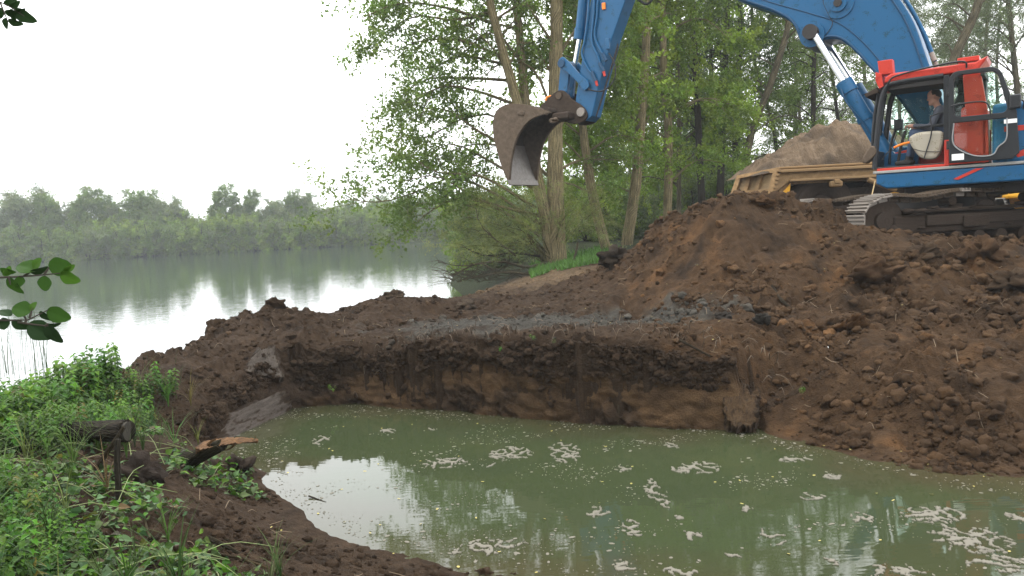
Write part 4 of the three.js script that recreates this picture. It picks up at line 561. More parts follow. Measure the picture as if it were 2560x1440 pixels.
// ---------------------------------------------------------------- the excavator; u = forward, y = up, w = to its right
const EX = { yaw: 145 * R, x: 8.64 - 0.819 * 0.25, z: -15.66 - 0.574 * 0.25, y: 1.55, u0: 0.25 };
const U = (u, y, w) => V(u - EX.u0, y - EX.y, w);
const exPlace = (o) => { o.position.set(EX.x, EX.y, EX.z); o.rotation.y = EX.yaw; return o; };
function plate(pts, w0, w1, bevel = 0.012, holes = []) { // an outline in (u, y) given thickness across w
  const s = new THREE.Shape(pts.map(([u, y]) => new THREE.Vector2(u - EX.u0, y - EX.y))); for (const h of holes) s.holes.push(new THREE.Path(h.map(([u, y]) => new THREE.Vector2(u - EX.u0, y - EX.y))));
  const b = Math.min(bevel, (w1 - w0) * 0.3), g = new THREE.ExtrudeGeometry(s, { depth: w1 - w0 - 2 * b, bevelEnabled: b > 0, bevelThickness: b, bevelSize: b, bevelOffset: -b, bevelSegments: 2, curveSegments: 10 }); g.translate(0, 0, w0 + b); return g;
}
const smoothLine = (pts, n = 6, closed = false) => new THREE.CatmullRomCurve3(pts.map(([u, y]) => V(u, y, 0)), closed, 'centripetal').getPoints(pts.length * n).map((p) => [p.x, p.y]);
const box = (u, y, w, su, sy, sw, r = 0.012) => { const g = new RoundedBoxGeometry(su, sy, sw, 2, Math.min(r, su / 3, sy / 3, sw / 3)); const p = U(u, y, w); g.translate(p.x, p.y, p.z); return g; };
const pipe = (pts, r, seg = 8, n = 0) => new THREE.TubeGeometry(new THREE.CatmullRomCurve3(pts.map((p) => U(...p)), false, 'centripetal'), n || pts.length * 6, r, seg);
const rod = (a, b, r0, r1, s) => cyl(U(...a), U(...b), r0, r1, s);
const pin = (u, y, w0, w1, r) => rod([u, y, w0], [u, y, w1], r, r, 20);
const rr = (u0, y0, u1, y1, r, n = 5) => { const o = []; [[u1 - r, y1 - r, 0], [u0 + r, y1 - r, 1], [u0 + r, y0 + r, 2], [u1 - r, y0 + r, 3]].forEach(([a, b, q]) => { for (let i = 0; i <= n; i++) { const t = (q + i / n) * Math.PI / 2; o.push([a + r * Math.cos(t), b + r * Math.sin(t)]); } }); return o; };
const ex = exPlace(thing('excavator', 'blue crawler excavator with red cab, arm raised over the pit', 'excavator'));
{
  // boom
  const lower = smoothLine([[6.7, 8.62], [5.6, 8.05], [4.48, 7.38], [3.87, 6.97], [2.95, 6.45], [2.72, 6.2], [2.62, 5.93], [2.52, 5.77], [2.36, 5.74], [2.2, 5.84], [1.9, 5.82], [1.69, 5.66], [1.25, 5.1], [0.95, 4.72], [0.6, 4.18], [0.34, 3.72], [0.2, 3.45]], 5), upper = smoothLine([[-0.1, 3.45], [-0.08, 3.9], [0.05, 4.5], [0.25, 5.1], [0.49, 5.88], [0.72, 6.35], [0.98, 6.75], [1.4, 7.2], [2.0, 7.55], [2.7, 7.85], [4.2, 8.4], [6.5, 9.1], [6.85, 8.95]], 5);
  const boom = mesh('boom', [plate([...lower, ...upper], -0.36, 0.36, 0.02)], M.blue, ex);
  mesh('flange', [pipe(lower.filter((_, i) => i % 4 === 0).map(([u, y]) => [u, y + 0.05, -0.37]), 0.03, 6, 90), pipe(upper.filter((_, i) => i % 4 === 0).map(([u, y]) => [u + 0.1, y - 0.05, -0.37]), 0.018, 6, 70)], M.blueDark, boom);
  mesh('doubler_edge', [pipe([[4.1, 7.28, -0.362], [3.2, 6.8, -0.362], [2.4, 6.42, -0.362], [1.85, 6.12, -0.362], [1.4, 5.66, -0.362], [1.0, 5.1, -0.362]], 0.014, 6)], M.blueDark, boom);
  mesh('pivot_boss', [pin(1.86, 6.52, -0.39, 0.39, 0.3), pin(1.86, 6.52, -0.44, 0.44, 0.17)], M.blue, boom); mesh('pivot_pin', [pin(1.86, 6.52, -0.47, 0.47, 0.08)], M.dark, boom);
  mesh('cylinder_boss', [pin(2.38, 5.98, -0.42, 0.42, 0.25)], M.blue, boom);
  mesh('cable', [pipe([[2.12, 6.95, -0.38], [2.15, 6.6, -0.385], [2.06, 6.35, -0.385], [1.98, 6.15, -0.385], [2.06, 6.0, -0.385], [2.16, 5.9, -0.38]], 0.008, 5)], M.rubber, boom);
  mesh('hydraulic_pipe', [pipe([[0.78, 6.6, -0.3], [0.55, 6.2, -0.3], [0.33, 5.7, -0.3], [0.16, 5.2, -0.3], [0.1, 5.0, -0.3]], 0.03, 8)], M.blue, boom); mesh('hydraulic_pipe', [pipe([[0.86, 6.68, -0.18], [0.6, 6.25, -0.18], [0.4, 5.8, -0.18], [0.2, 5.2, -0.18]], 0.03, 8)], M.blue, boom);
  mesh('pipe_clamp', [rod([0.2, 5.28, -0.34], [0.14, 5.12, -0.34], 0.045, 0.045), rod([0.13, 5.1, -0.33], [0.06, 4.86, -0.31], 0.035, 0.035)], M.steel, boom);
  mesh('warning_panel', [plate([[3.36, 7.42], [3.02, 7.25], [3.02, 6.87], [3.36, 7.02]], -0.372, -0.358, 0.002, [[[3.31, 7.34], [3.31, 7.06], [3.07, 6.95], [3.07, 7.22]]])], M.red, boom);
  // lift cylinders, one each side of the boom
  for (const s of [-1, 1]) { const w = 0.5 * s; const b = mesh('boom_cylinder', [rod([1.72, 4.86, w], [0.98, 3.42, w], 0.145, 0.145, 24), rod([1.76, 4.93, w], [1.64, 4.7, w], 0.172, 0.172, 24), rod([1.38, 4.19, w], [1.34, 4.11, w], 0.165, 0.165, 24), pin(0.94, 3.34, w - 0.12, w + 0.12, 0.14)], M.blue, ex); mesh('piston_rod', [rod([2.36, 6.06, w], [1.74, 4.89, w], 0.072, 0.072, 20)], M.chrome, b); mesh('rod_eye', [pin(2.38, 6.02, w - 0.1, w + 0.1, 0.15)], M.dark, b); mesh('hose', [pipe([[1.78, 4.8, w - 0.13], [1.7, 4.55, w - 0.19], [1.4, 4.1, w - 0.17], [1.12, 3.6, w - 0.16]], 0.018, 6)], M.blueDark, b); }
  // stick
  const stick = mesh('stick', [plate([[8.2, 5.12], [8.08, 4.93], [7.86, 4.86], [7.7, 4.96], [7.42, 5.8], [7.05, 6.75], [6.62, 7.65], [6.3, 8.45], [6.1, 9.4], [6.35, 9.75], [6.75, 9.6], [7.05, 8.95], [7.5, 8.1], [7.68, 7.4], [7.9, 6.4], [8.12, 5.5]], -0.24, 0.24, 0.02)], M.blue, ex);
  mesh('wear_plate', [7.55, 7.61, 7.67, 7.73].map((u, i) => rod([u + 0.06, 4.95, -0.18 + i * 0.12], [u - 0.62, 6.6, -0.18 + i * 0.12], 0.014, 0.014, 6)), M.dark, stick);
  mesh('pipe', [pipe([[7.58, 8.2, -0.28], [7.66, 7.4, -0.28], [7.8, 6.75, -0.28], [7.88, 6.5, -0.28], [7.72, 6.1, -0.28], [7.6, 5.95, -0.28]], 0.028)], M.blue, stick); mesh('pipe', [pipe([[7.42, 8.2, -0.28], [7.5, 7.4, -0.28], [7.58, 6.9, -0.28], [7.58, 6.7, -0.28], [7.43, 6.35, -0.28], [7.36, 6.1, -0.28]], 0.028)], M.blue, stick); mesh('pipe', [pipe([[7.33, 8.2, -0.28], [7.42, 7.3, -0.28], [7.5, 6.85, -0.28], [7.36, 6.5, -0.28], [7.27, 6.3, -0.28]], 0.028)], M.blue, stick);
  mesh('hose_coupling', [rod([7.62, 6.02, -0.28], [7.52, 5.78, -0.28], 0.045, 0.045), rod([7.4, 6.2, -0.28], [7.3, 5.98, -0.28], 0.045, 0.045), rod([7.3, 6.42, -0.28], [7.22, 6.22, -0.28], 0.04, 0.04)], M.blueDark, stick); mesh('red_cap', [rod([7.52, 5.78, -0.28], [7.49, 5.66, -0.28], 0.035, 0.03), rod([7.3, 5.98, -0.28], [7.27, 5.86, -0.28], 0.035, 0.03)], M.red, stick);
  mesh('loop_hose', [pipe([[7.14, 6.4, -0.27], [6.98, 6.1, -0.3], [7.0, 5.75, -0.32], [7.3, 5.52, -0.32], [7.7, 5.6, -0.3], [7.9, 5.75, -0.28]], 0.016, 7)], M.rubber, stick); mesh('side_block', [box(7.16, 6.62, -0.26, 0.1, 0.26, 0.06)], M.blue, stick); mesh('marker_lamp', [box(7.23, 7.52, -0.26, 0.09, 0.16, 0.05)], M.orange, stick);
  mesh('link_pin', [pin(7.78, 5.72, -0.32, 0.32, 0.09)], M.blueDark, stick); mesh('tip_pin', [pin(7.95, 5.08, -0.36, 0.36, 0.11)], M.steel, stick);
  mesh('rear_hose', [pipe([[6.5, 7.6, 0.1], [6.25, 7.45, 0.1], [6.1, 7.6, 0.1], [6.2, 8.0, 0.1]], 0.03, 8)], M.rubber, stick);
  // bucket cylinder and linkage
  const bc = mesh('bucket_cylinder', [rod([7.72, 9.0, 0], [8.06, 7.05, 0], 0.13, 0.13, 24), rod([8.04, 7.18, 0], [8.09, 6.92, 0], 0.15, 0.15, 24)], M.blue, ex); mesh('piston_rod', [rod([8.07, 7.0, 0], [8.24, 6.35, 0], 0.065, 0.065, 18)], M.chrome, bc);
  for (const s of [-1, 1]) { mesh('link_arm', [plate(smoothLine([[8.55, 6.4], [8.42, 6.5], [8.27, 6.38], [7.95, 6.02], [7.72, 5.8], [7.7, 5.66], [7.84, 5.6], [8.0, 5.8], [8.36, 6.16], [8.52, 6.26]], 4, true), s * 0.3 - 0.035, s * 0.3 + 0.035)], M.blue, ex); }
  mesh('push_link', [plate([[8.54, 6.4], [8.38, 6.42], [8.3, 6.2], [8.42, 5.56], [8.54, 5.46], [8.7, 5.5], [8.66, 5.7], [8.58, 6.2]], -0.2, -0.1), plate([[8.54, 6.4], [8.38, 6.42], [8.3, 6.2], [8.42, 5.56], [8.54, 5.46], [8.7, 5.5], [8.66, 5.7], [8.58, 6.2]], 0.1, 0.2)], M.blue, ex); mesh('link_pin', [pin(8.44, 6.34, -0.37, 0.37, 0.1)], M.blueDark, ex);
  // bucket
  const back = smoothLine([[8.75, 5.2], [9.1, 5.32], [9.55, 5.45], [10.0, 5.48], [10.3, 5.34], [10.42, 4.95], [10.38, 4.55], [10.22, 3.95], [10.06, 3.55]], 6), mouth = smoothLine([[9.97, 3.55], [9.86, 4.1], [9.66, 4.6], [9.3, 4.96], [8.95, 5.08], [8.6, 5.12]], 5);
  const inner = back.map(([u, y], i) => { const [a, b] = back[Math.max(0, i - 1)], [c, d] = back[Math.min(back.length - 1, i + 1)], L = Math.hypot(c - a, d - b); return [u + (d - b) / L * 0.045, y - (c - a) / L * 0.045]; }).reverse();
  const bk = mesh('bucket', [plate([...back, ...inner], -0.66, 0.66, 0.008)], M.muddyDark, ex);
  for (const s of [-1, 1]) mesh('side_plate', [plate([...back, ...mouth], s * 0.66 - 0.022, s * 0.66 + 0.022, 0.01)], M.muddy, bk);
  for (const s of [-1, 1]) mesh('side_cutter', [plate([...mouth.slice(0, 24), ...mouth.slice(0, 24).map(([u, y], i) => [u + 0.12, y + 0.13]).reverse()], s * 0.66 - 0.045, s * 0.66 + 0.045, 0.012)], M.muddy, bk);
  mesh('wear_floor', [plate([[10.02, 3.56], [10.17, 3.95], [10.325, 4.5], [10.3, 4.51], [10.14, 3.97], [9.99, 3.57]], -0.6, 0.6, 0.003)], M.worn, bk); mesh('cutting_edge', [plate([[10.09, 3.64], [10.0, 3.4], [9.94, 3.42], [10.03, 3.67]], -0.68, 0.68, 0.01)], M.worn, bk);
  const ear = smoothLine([[7.8, 5.0], [7.9, 5.2], [8.2, 5.42], [8.46, 5.68], [8.66, 5.68], [8.95, 5.5], [9.15, 5.36], [8.9, 5.22], [8.6, 5.08], [8.35, 4.86], [8.05, 4.82], [7.86, 4.88]], 4, true); for (const s of [-1, 1]) mesh('hinge_ear', [plate(ear, s * 0.27 - 0.04, s * 0.27 + 0.04, 0.012)], M.muddyDark, bk);
  mesh('coupler', [box(8.75, 5.36, 0, 0.75, 0.16, 0.5), box(8.4, 5.02, 0, 0.5, 0.18, 1.2, 0.05), rod([8.75, 5.17, -0.68], [8.75, 5.17, 0.68], 0.1, 0.1)], M.muddyDark, bk); mesh('hinge_pin', [pin(8.57, 5.56, -0.35, 0.35, 0.085)], M.muddy, bk); mesh('lifting_eye', [(() => { const g = new THREE.TorusGeometry(0.1, 0.03, 8, 20, Math.PI); const p = U(8.98, 5.52, -0.1); g.rotateY(0.5); g.translate(p.x, p.y, p.z); return g; })()], M.orange, bk);
  mesh('clay_lump', [(() => { const g = clodGeo(91, 3, 0.3), p = U(8.55, 4.92, -0.64); g.scale(0.16, 0.11, 0.1); g.translate(p.x, p.y, p.z); return g; })(), (() => { const g = clodGeo(92, 3, 0.3), p = U(9.5, 5.2, -0.67); g.scale(0.12, 0.1, 0.04); g.translate(p.x, p.y, p.z); return g; })()], M.muddy, bk);
  // upper body
  const deck = mesh('upper_frame', [plate([[1.0, 3.0], [1.0, 2.82], [0.82, 2.72], [-3.4, 2.72], [-3.4, 3.0]], -1.5, 1.5, 0.03)], M.blue, ex);
  mesh('tread_strip', [box(-1.15, 3.03, -1.46, 4.4, 0.05, 0.13)], std({ color: rgb(0.5, 0.51, 0.5), metalness: 0.3, roughness: 0.55, map: rep(soilMap, 6, 2), bumpMap: rep(rippleBump, 40, 3), bumpScale: 0.01 }), deck); mesh('red_stripe', [plate([[-0.35, 2.8], [-0.75, 2.98], [-0.62, 2.98], [-0.28, 2.82]], -1.512, -1.5, 0.001)], M.red, deck);
  mesh('belly', [box(-0.9, 2.62, 0, 3.0, 0.22, 2.0, 0.05), rod([0.25, 2.3, 0], [0.25, 2.6, 0], 0.75, 0.75, 36)], M.dark, ex);
  const hood = mesh('engine_hood', [box(-2.12, 3.55, -0.85, 2.5, 1.05, 1.25, 0.08), box(-2.5, 3.6, 0.75, 2.1, 1.2, 1.4, 0.08)], M.blue, ex); mesh('red_stripe', [box(-1.9, 3.62, -1.477, 1.7, 0.09, 0.012), plate([[-1.2, 3.2], [-1.6, 3.34], [-2.6, 3.34], [-2.6, 3.24], [-1.7, 3.24], [-1.25, 3.12]], -1.484, -1.474, 0.001)], M.red, hood); mesh('panel_gap', [box(-1.5, 3.55, -1.474, 0.015, 0.95, 0.01)], M.dark, hood);
  mesh('counterweight', [box(-3.55, 3.35, 0, 0.7, 1.2, 2.9, 0.2)], M.blue, ex); mesh('boom_foot', [plate([[0.5, 3.0], [0.3, 3.65], [0.0, 3.75], [-0.4, 3.6], [-0.6, 3.0]], -0.46, -0.38), plate([[0.5, 3.0], [0.3, 3.65], [0.0, 3.75], [-0.4, 3.6], [-0.6, 3.0]], 0.38, 0.46), box(0.75, 3.2, 0, 0.7, 0.4, 1.3)], M.blue, ex); mesh('tool_box', [box(0.1, 3.3, 1.0, 1.6, 0.6, 0.8, 0.04)], M.blue, ex);
  mesh('rotating_beacon', [box(-2.3, 4.6, 0.2, 0.16, 0.22, 0.16, 0.05), rod([-2.3, 4.05, 0.2], [-2.3, 4.5, 0.2], 0.03, 0.03)], M.red, ex);
  // cab
  const w0 = -1.42, w1 = -0.47, cab = mesh('cab', [plate([[-0.82, 3.08], [-0.82, 3.3], [-0.8, 4.0], [-0.7, 4.66], [-0.5, 4.7], [-0.42, 4.66], [-0.46, 4.0], [-0.5, 3.08]], w0, w0 + 0.06, 0.012), plate([[-0.8, 3.08], [-0.8, 3.82], [-0.2, 3.82], [-0.2, 3.08]], w0 + 0.004, w0 + 0.05, 0.008), box(-0.75, 3.55, (w0 + w1) / 2, 0.06, 0.95, w1 - w0), box(0.4, 3.08, w0 + 0.03, 1.2, 0.05, 0.06), box(-0.165, 3.3, w0 + 0.02, 0.075, 0.46, 0.06), plate([[-0.8, 3.08], [-0.8, 3.7], [1.0, 3.4], [1.0, 3.08]], w1 - 0.04, w1, 0.008)], M.red, ex);
  const roof = mesh('roof', [plate([[0.86, 4.68], [0.84, 4.78], [0.74, 4.84], [-0.62, 4.84], [-0.8, 4.92], [-0.78, 4.86], [-0.66, 4.7]], w0, w1, 0.03)], M.red, cab);
  mesh('front_guard', [plate([[1.0, 4.9], [1.0, 4.74], [0.94, 4.58], [0.86, 4.62], [0.9, 4.86]], w0 - 0.02, w1), plate([[0.94, 4.84], [0.97, 5.1], [0.72, 5.1], [0.7, 4.84]], w0 + 0.02, w0 + 0.25), box(-0.5, 4.92, w0 + 0.3, 0.34, 0.08, 0.4)], M.red, roof); mesh('roof_rail', [pipe([[0.8, 4.62, w0 - 0.04], [0.72, 4.74, w0 - 0.05], [0.55, 4.79, w0 - 0.05], [-0.42, 4.87, w0 - 0.05], [-0.48, 4.84, w0 - 0.03], [-0.48, 4.76, w0]], 0.017)], M.black, roof);
  mesh('visor', [plate([[0.95, 4.52], [1.18, 4.46], [1.2, 4.52], [0.98, 4.62]], w0, w1)], M.muddyDark, cab); mesh('liner', [box(0.25, 4.6, (w0 + w1) / 2, 1.15, 0.12, w1 - w0 - 0.08)], M.dark, cab); mesh('floor', [box(0.1, 3.1, (w0 + w1) / 2, 1.8, 0.06, w1 - w0 - 0.02)], M.dark, cab);
  for (const w of [w0 + 0.03, w1 - 0.03]) mesh('front_pillar', [pipe([[1.04, 3.1, w], [1.02, 3.4, w], [0.96, 4.0, w], [0.88, 4.48, w], [0.8, 4.62, w], [0.62, 4.66, w], [-0.12, 4.68, w]], 0.05, 10)], M.black, cab);
  mesh('front_frame', [pipe([[1.1, 3.3, w0 + 0.12], [1.06, 4.0, w0 + 0.12], [0.98, 4.5, w0 + 0.12]], 0.03), pipe([[1.1, 3.3, w1 - 0.12], [1.06, 4.0, w1 - 0.12], [0.98, 4.5, w1 - 0.12]], 0.03), box(1.04, 3.3, (w0 + w1) / 2, 0.08, 0.3, w1 - w0)], M.black, cab);
  mesh('middle_pillar', [box(-0.165, 4.1, w0 + 0.03, 0.09, 1.16, 0.07)], M.black, cab); mesh('rear_frame', [box(-0.34, 4.25, w1 - 0.05, 0.16, 0.9, 0.06), box(-0.72, 4.25, (w0 + w1) / 2 + 0.25, 0.05, 0.85, 0.35), box(-0.46, 4.02, w1 - 0.05, 0.6, 0.06, 0.06), box(-0.72, 4.62, (w0 + w1) / 2, 0.08, 0.08, w1 - w0)], M.dark, cab);
  mesh('far_window', [plate([[0.95, 3.45], [0.84, 4.56], [-0.2, 4.6], [-0.2, 3.65]], w1 - 0.012, w1 - 0.006, 0)], M.glass, cab); mesh('rear_window', [plate([[-0.3, 4.04], [-0.3, 4.6], [-0.7, 4.6], [-0.75, 4.04]], w1 - 0.012, w1 - 0.006, 0)], M.glass, cab);
  const seat = mesh('seat', [box(-0.02, 3.62, -0.93, 0.5, 0.14, 0.48, 0.05), plate(smoothLine([[-0.2, 3.66], [-0.32, 4.35], [-0.42, 4.35], [-0.36, 3.66]], 3, true), -1.15, -0.71, 0.03), box(-0.36, 4.5, -0.93, 0.1, 0.24, 0.26, 0.04)], M.black, cab);
  mesh('console', [plate(smoothLine([[0.46, 3.62], [0.34, 3.34], [0.24, 3.24], [0.02, 3.22], [-0.08, 3.4], [-0.1, 3.68], [0.12, 3.72], [0.36, 3.7]], 4, true), -1.36, -1.18, 0.05)], M.beige, cab); mesh('console_line', [pipe([[0.38, 3.42, -1.37], [0.2, 3.36, -1.372], [-0.06, 3.33, -1.37]], 0.006, 5)], M.dark, cab); mesh('orange_lever', [pipe([[0.4, 3.56, -1.3], [0.58, 3.53, -1.3], [0.72, 3.48, -1.3]], 0.022)], M.orange, cab);
  mesh('arm_rest', [box(0.08, 3.82, -1.22, 0.5, 0.04, 0.1), pipe([[0.1, 3.98, -1.36], [-0.02, 4.02, -1.36], [-0.16, 4.04, -1.36]], 0.012), pipe([[0.1, 3.98, -1.36], [0.08, 3.7, -1.38], [0.2, 3.24, -1.39]], 0.011)], M.black, cab); mesh('monitor', [box(0.72, 3.94, -0.75, 0.14, 0.2, 0.24, 0.02), pipe([[0.78, 3.84, -0.75], [0.86, 3.6, -0.72], [0.9, 3.2, -0.7]], 0.025)], M.black, cab); mesh('travel_lever', [pipe([[0.72, 3.14, -1.0], [0.66, 3.5, -1.0], [0.58, 3.8, -1.0]], 0.015), pipe([[0.72, 3.14, -0.84], [0.66, 3.5, -0.84], [0.58, 3.8, -0.84]], 0.015)], M.dark, cab); mesh('wiper', [pipe([[0.92, 3.26, -1.36], [0.76, 3.5, -1.3], [0.68, 3.72, -1.25]], 0.009)], M.rubber, cab);
  mesh('front_lamp', [plate(smoothLine([[1.02, 3.52], [1.1, 3.54], [1.26, 3.26], [1.2, 3.22], [1.08, 3.3], [1.0, 3.4]], 3, true), -1.46, -1.2, 0.03)], M.muddy, cab);
  // open door, folded back along the side
  const dw = -1.6, outer = [[-0.22, 3.1], ...rr(-1.2, 3.1, -0.22, 4.7, 0.16, 6).filter(([u, y]) => y > 3.9).map(([u, y]) => [u + (u < -0.7 ? (y - 3.9) * 0.28 - 0.02 : 0), y]), [-1.24, 3.9], [-1.28, 3.2], [-1.18, 3.1]];
  const win = rr(-1.1, 3.9, -0.3, 4.62, 0.1, 5).map(([u, y]) => [u + (u < -0.7 ? (y - 3.9) * 0.24 - 0.02 : 0), y]), lowWin = [[-0.3, 3.8], [-0.3, 3.42], [-0.62, 3.2], [-0.9, 3.2], [-0.97, 3.32], [-1.08, 3.42], [-1.1, 3.8]];
  const door = mesh('door', [plate(outer, dw, dw + 0.05, 0.012, [win, lowWin])], M.black, cab); mesh('window_pane', [plate([[-1.1, 3.92], [-0.92, 4.6], [-0.32, 4.6], [-0.32, 3.92]], dw + 0.02, dw + 0.026, 0)], M.glass, door); mesh('lower_pane', [plate(lowWin, dw + 0.02, dw + 0.026, 0)], M.glass, door); mesh('edge_trim', [pipe(lowWin.map(([u, y]) => [u, y, dw - 0.004]), 0.012, 6, 40)], std({ color: rgb(0.2, 0.2, 0.2), roughness: 0.5 }), door); mesh('grab_rail', [pipe([[-0.26, 4.1, dw - 0.03], [-0.4, 4.12, dw - 0.05], [-0.78, 4.1, dw - 0.05], [-0.84, 4.02, dw - 0.05], [-0.86, 3.86, dw - 0.02]], 0.013)], M.black, door); mesh('white_label', [box(-0.36, 3.2, dw - 0.004, 0.19, 0.11, 0.008, 0.002), box(-1.15, 3.74, dw - 0.004, 0.19, 0.07, 0.008, 0.002)], M.white, door);
  mesh('door_hinge', [rod([-0.22, 3.35, -1.5], [-0.22, 3.5, -1.5], 0.05, 0.05), rod([-0.22, 4.3, -1.5], [-0.22, 4.45, -1.5], 0.05, 0.05), box(-0.22, 3.42, -1.5, 0.04, 0.06, 0.16), box(-0.22, 4.38, -1.5, 0.04, 0.06, 0.16)], M.black, door); mesh('red_bag', [box(-0.46, 3.94, -1.2, 0.16, 0.3, 0.2, 0.05)], paint(rgb(0.6, 0.06, 0.04)), cab);
  const mir = mesh('mirror', [box(-1.22, 4.06, -1.62, 0.17, 0.24, 0.1, 0.03), pipe([[-1.32, 3.9, -1.45], [-1.34, 4.05, -1.52], [-1.26, 4.1, -1.6]], 0.015)], M.black, ex);
  // undercarriage, slewed towards the lake
  const carriage = mesh('car_body', [box(0.25, 2.05, 0, 1.7, 0.4, 2.2, 0.08)], M.muddyDark, ex), turn = (8 - -35) * R;
  carriage.geometry.rotateY(turn);
  for (const s of [-1, 1]) {
    const tr = mesh('track', [box(0.25, 2.05, 0, 3.6, 0.34, 0.34, 0.05), box(0.25, 2.1, -0.16, 2.4, 0.2, 0.12, 0.03), box(0.25, 2.28, 0, 3.0, 0.06, 0.5, 0.02), box(0.5, 2.06, -0.24, 0.5, 0.2, 0.05, 0.02), box(-0.9, 2.06, -0.24, 0.7, 0.2, 0.05, 0.02)], M.muddyDark, ex); tr.rotation.y = turn; tr.position.set(Math.sin(turn) * 1.3 * s, 0, Math.cos(turn) * 1.3 * s);
    mesh('idler', [rod([2.25, 2.14, -0.12], [2.25, 2.14, 0.12], 0.4, 0.4, 30), rod([2.25, 2.14, -0.2], [2.25, 2.14, 0.2], 0.16, 0.16, 20)], M.muddyDark, tr); mesh('sprocket', [rod([-1.8, 2.16, -0.12], [-1.8, 2.16, 0.12], 0.4, 0.4, 24), rod([-1.8, 2.16, -0.24], [-1.8, 2.16, 0.2], 0.26, 0.26, 20)], M.muddyDark, tr);
    for (let i = 0; i < 8; i++) mesh('track_roller', [rod([1.7 - i * 0.44, 1.78, -0.18], [1.7 - i * 0.44, 1.78, 0.18], 0.11, 0.11, 14)], M.muddyDark, tr); for (const u of [-0.75, 0.9]) mesh('carrier_roller', [rod([u, 2.44, -0.16], [u, 2.44, 0.16], 0.08, 0.08, 14)], M.muddyDark, tr);
    const loop = [[2.25, 2.56], [1.55, 2.53], [0.9, 2.6], [0.1, 2.57], [-0.75, 2.63], [-1.8, 2.6], [-2.12, 2.45], [-2.24, 2.15], [-2.1, 1.82], [-1.8, 1.66], [0.2, 1.63], [1.8, 1.64], [2.2, 1.7], [2.56, 1.86], [2.7, 2.15], [2.6, 2.42]], c = new THREE.CatmullRomCurve3(loop.map(([u, y]) => U(u, y, 0)), true, 'centripetal'), n = 50, shoe = mergeGeometries([new RoundedBoxGeometry(0.185, 0.03, 0.6, 1, 0.008), ...[-0.07, 0, 0.07].map((x) => { const g = new RoundedBoxGeometry(0.022, 0.045, 0.6, 1, 0.006); g.translate(x, 0.03, 0); return g; }), (() => { const g = new RoundedBoxGeometry(0.17, 0.09, 0.05, 1, 0.01); g.translate(0, -0.05, 0.11); return g; })(), (() => { const g = new RoundedBoxGeometry(0.17, 0.09, 0.05, 1, 0.01); g.translate(0, -0.05, -0.11); return g; })()]);
    for (let i = 0; i < n; i++) { const t = i / n, p = c.getPointAt(t), d = c.getTangentAt(t), m = mesh('track_shoe', shoe, p.x > 2.0 || i % 7 === 0 ? M.steel : M.muddy, tr); m.position.copy(p); m.rotation.z = Math.atan2(d.y, d.x) + Math.PI; }
    const mud = []; for (let i = 0; i < 40; i++) { const g = clodGeo(300 + i, 1, 0.5), t = (i * 0.618) % 1, k = 0.04 + 0.07 * ((i * 0.37) % 1), p = U(lerp(-1.6, 2.1, t), i % 3 ? 2.27 + 0.02 * (i % 4) : 1.98, -0.3 + 0.5 * ((i * 0.73) % 1)); g.scale(k * 1.5, k * 0.8, k); g.translate(p.x, p.y, p.z); g.deleteAttribute('color'); mud.push(g); } const mm = mesh('caked_mud', mud, M.muddyDark, tr); mm.userData.kind = 'stuff';
  }
}
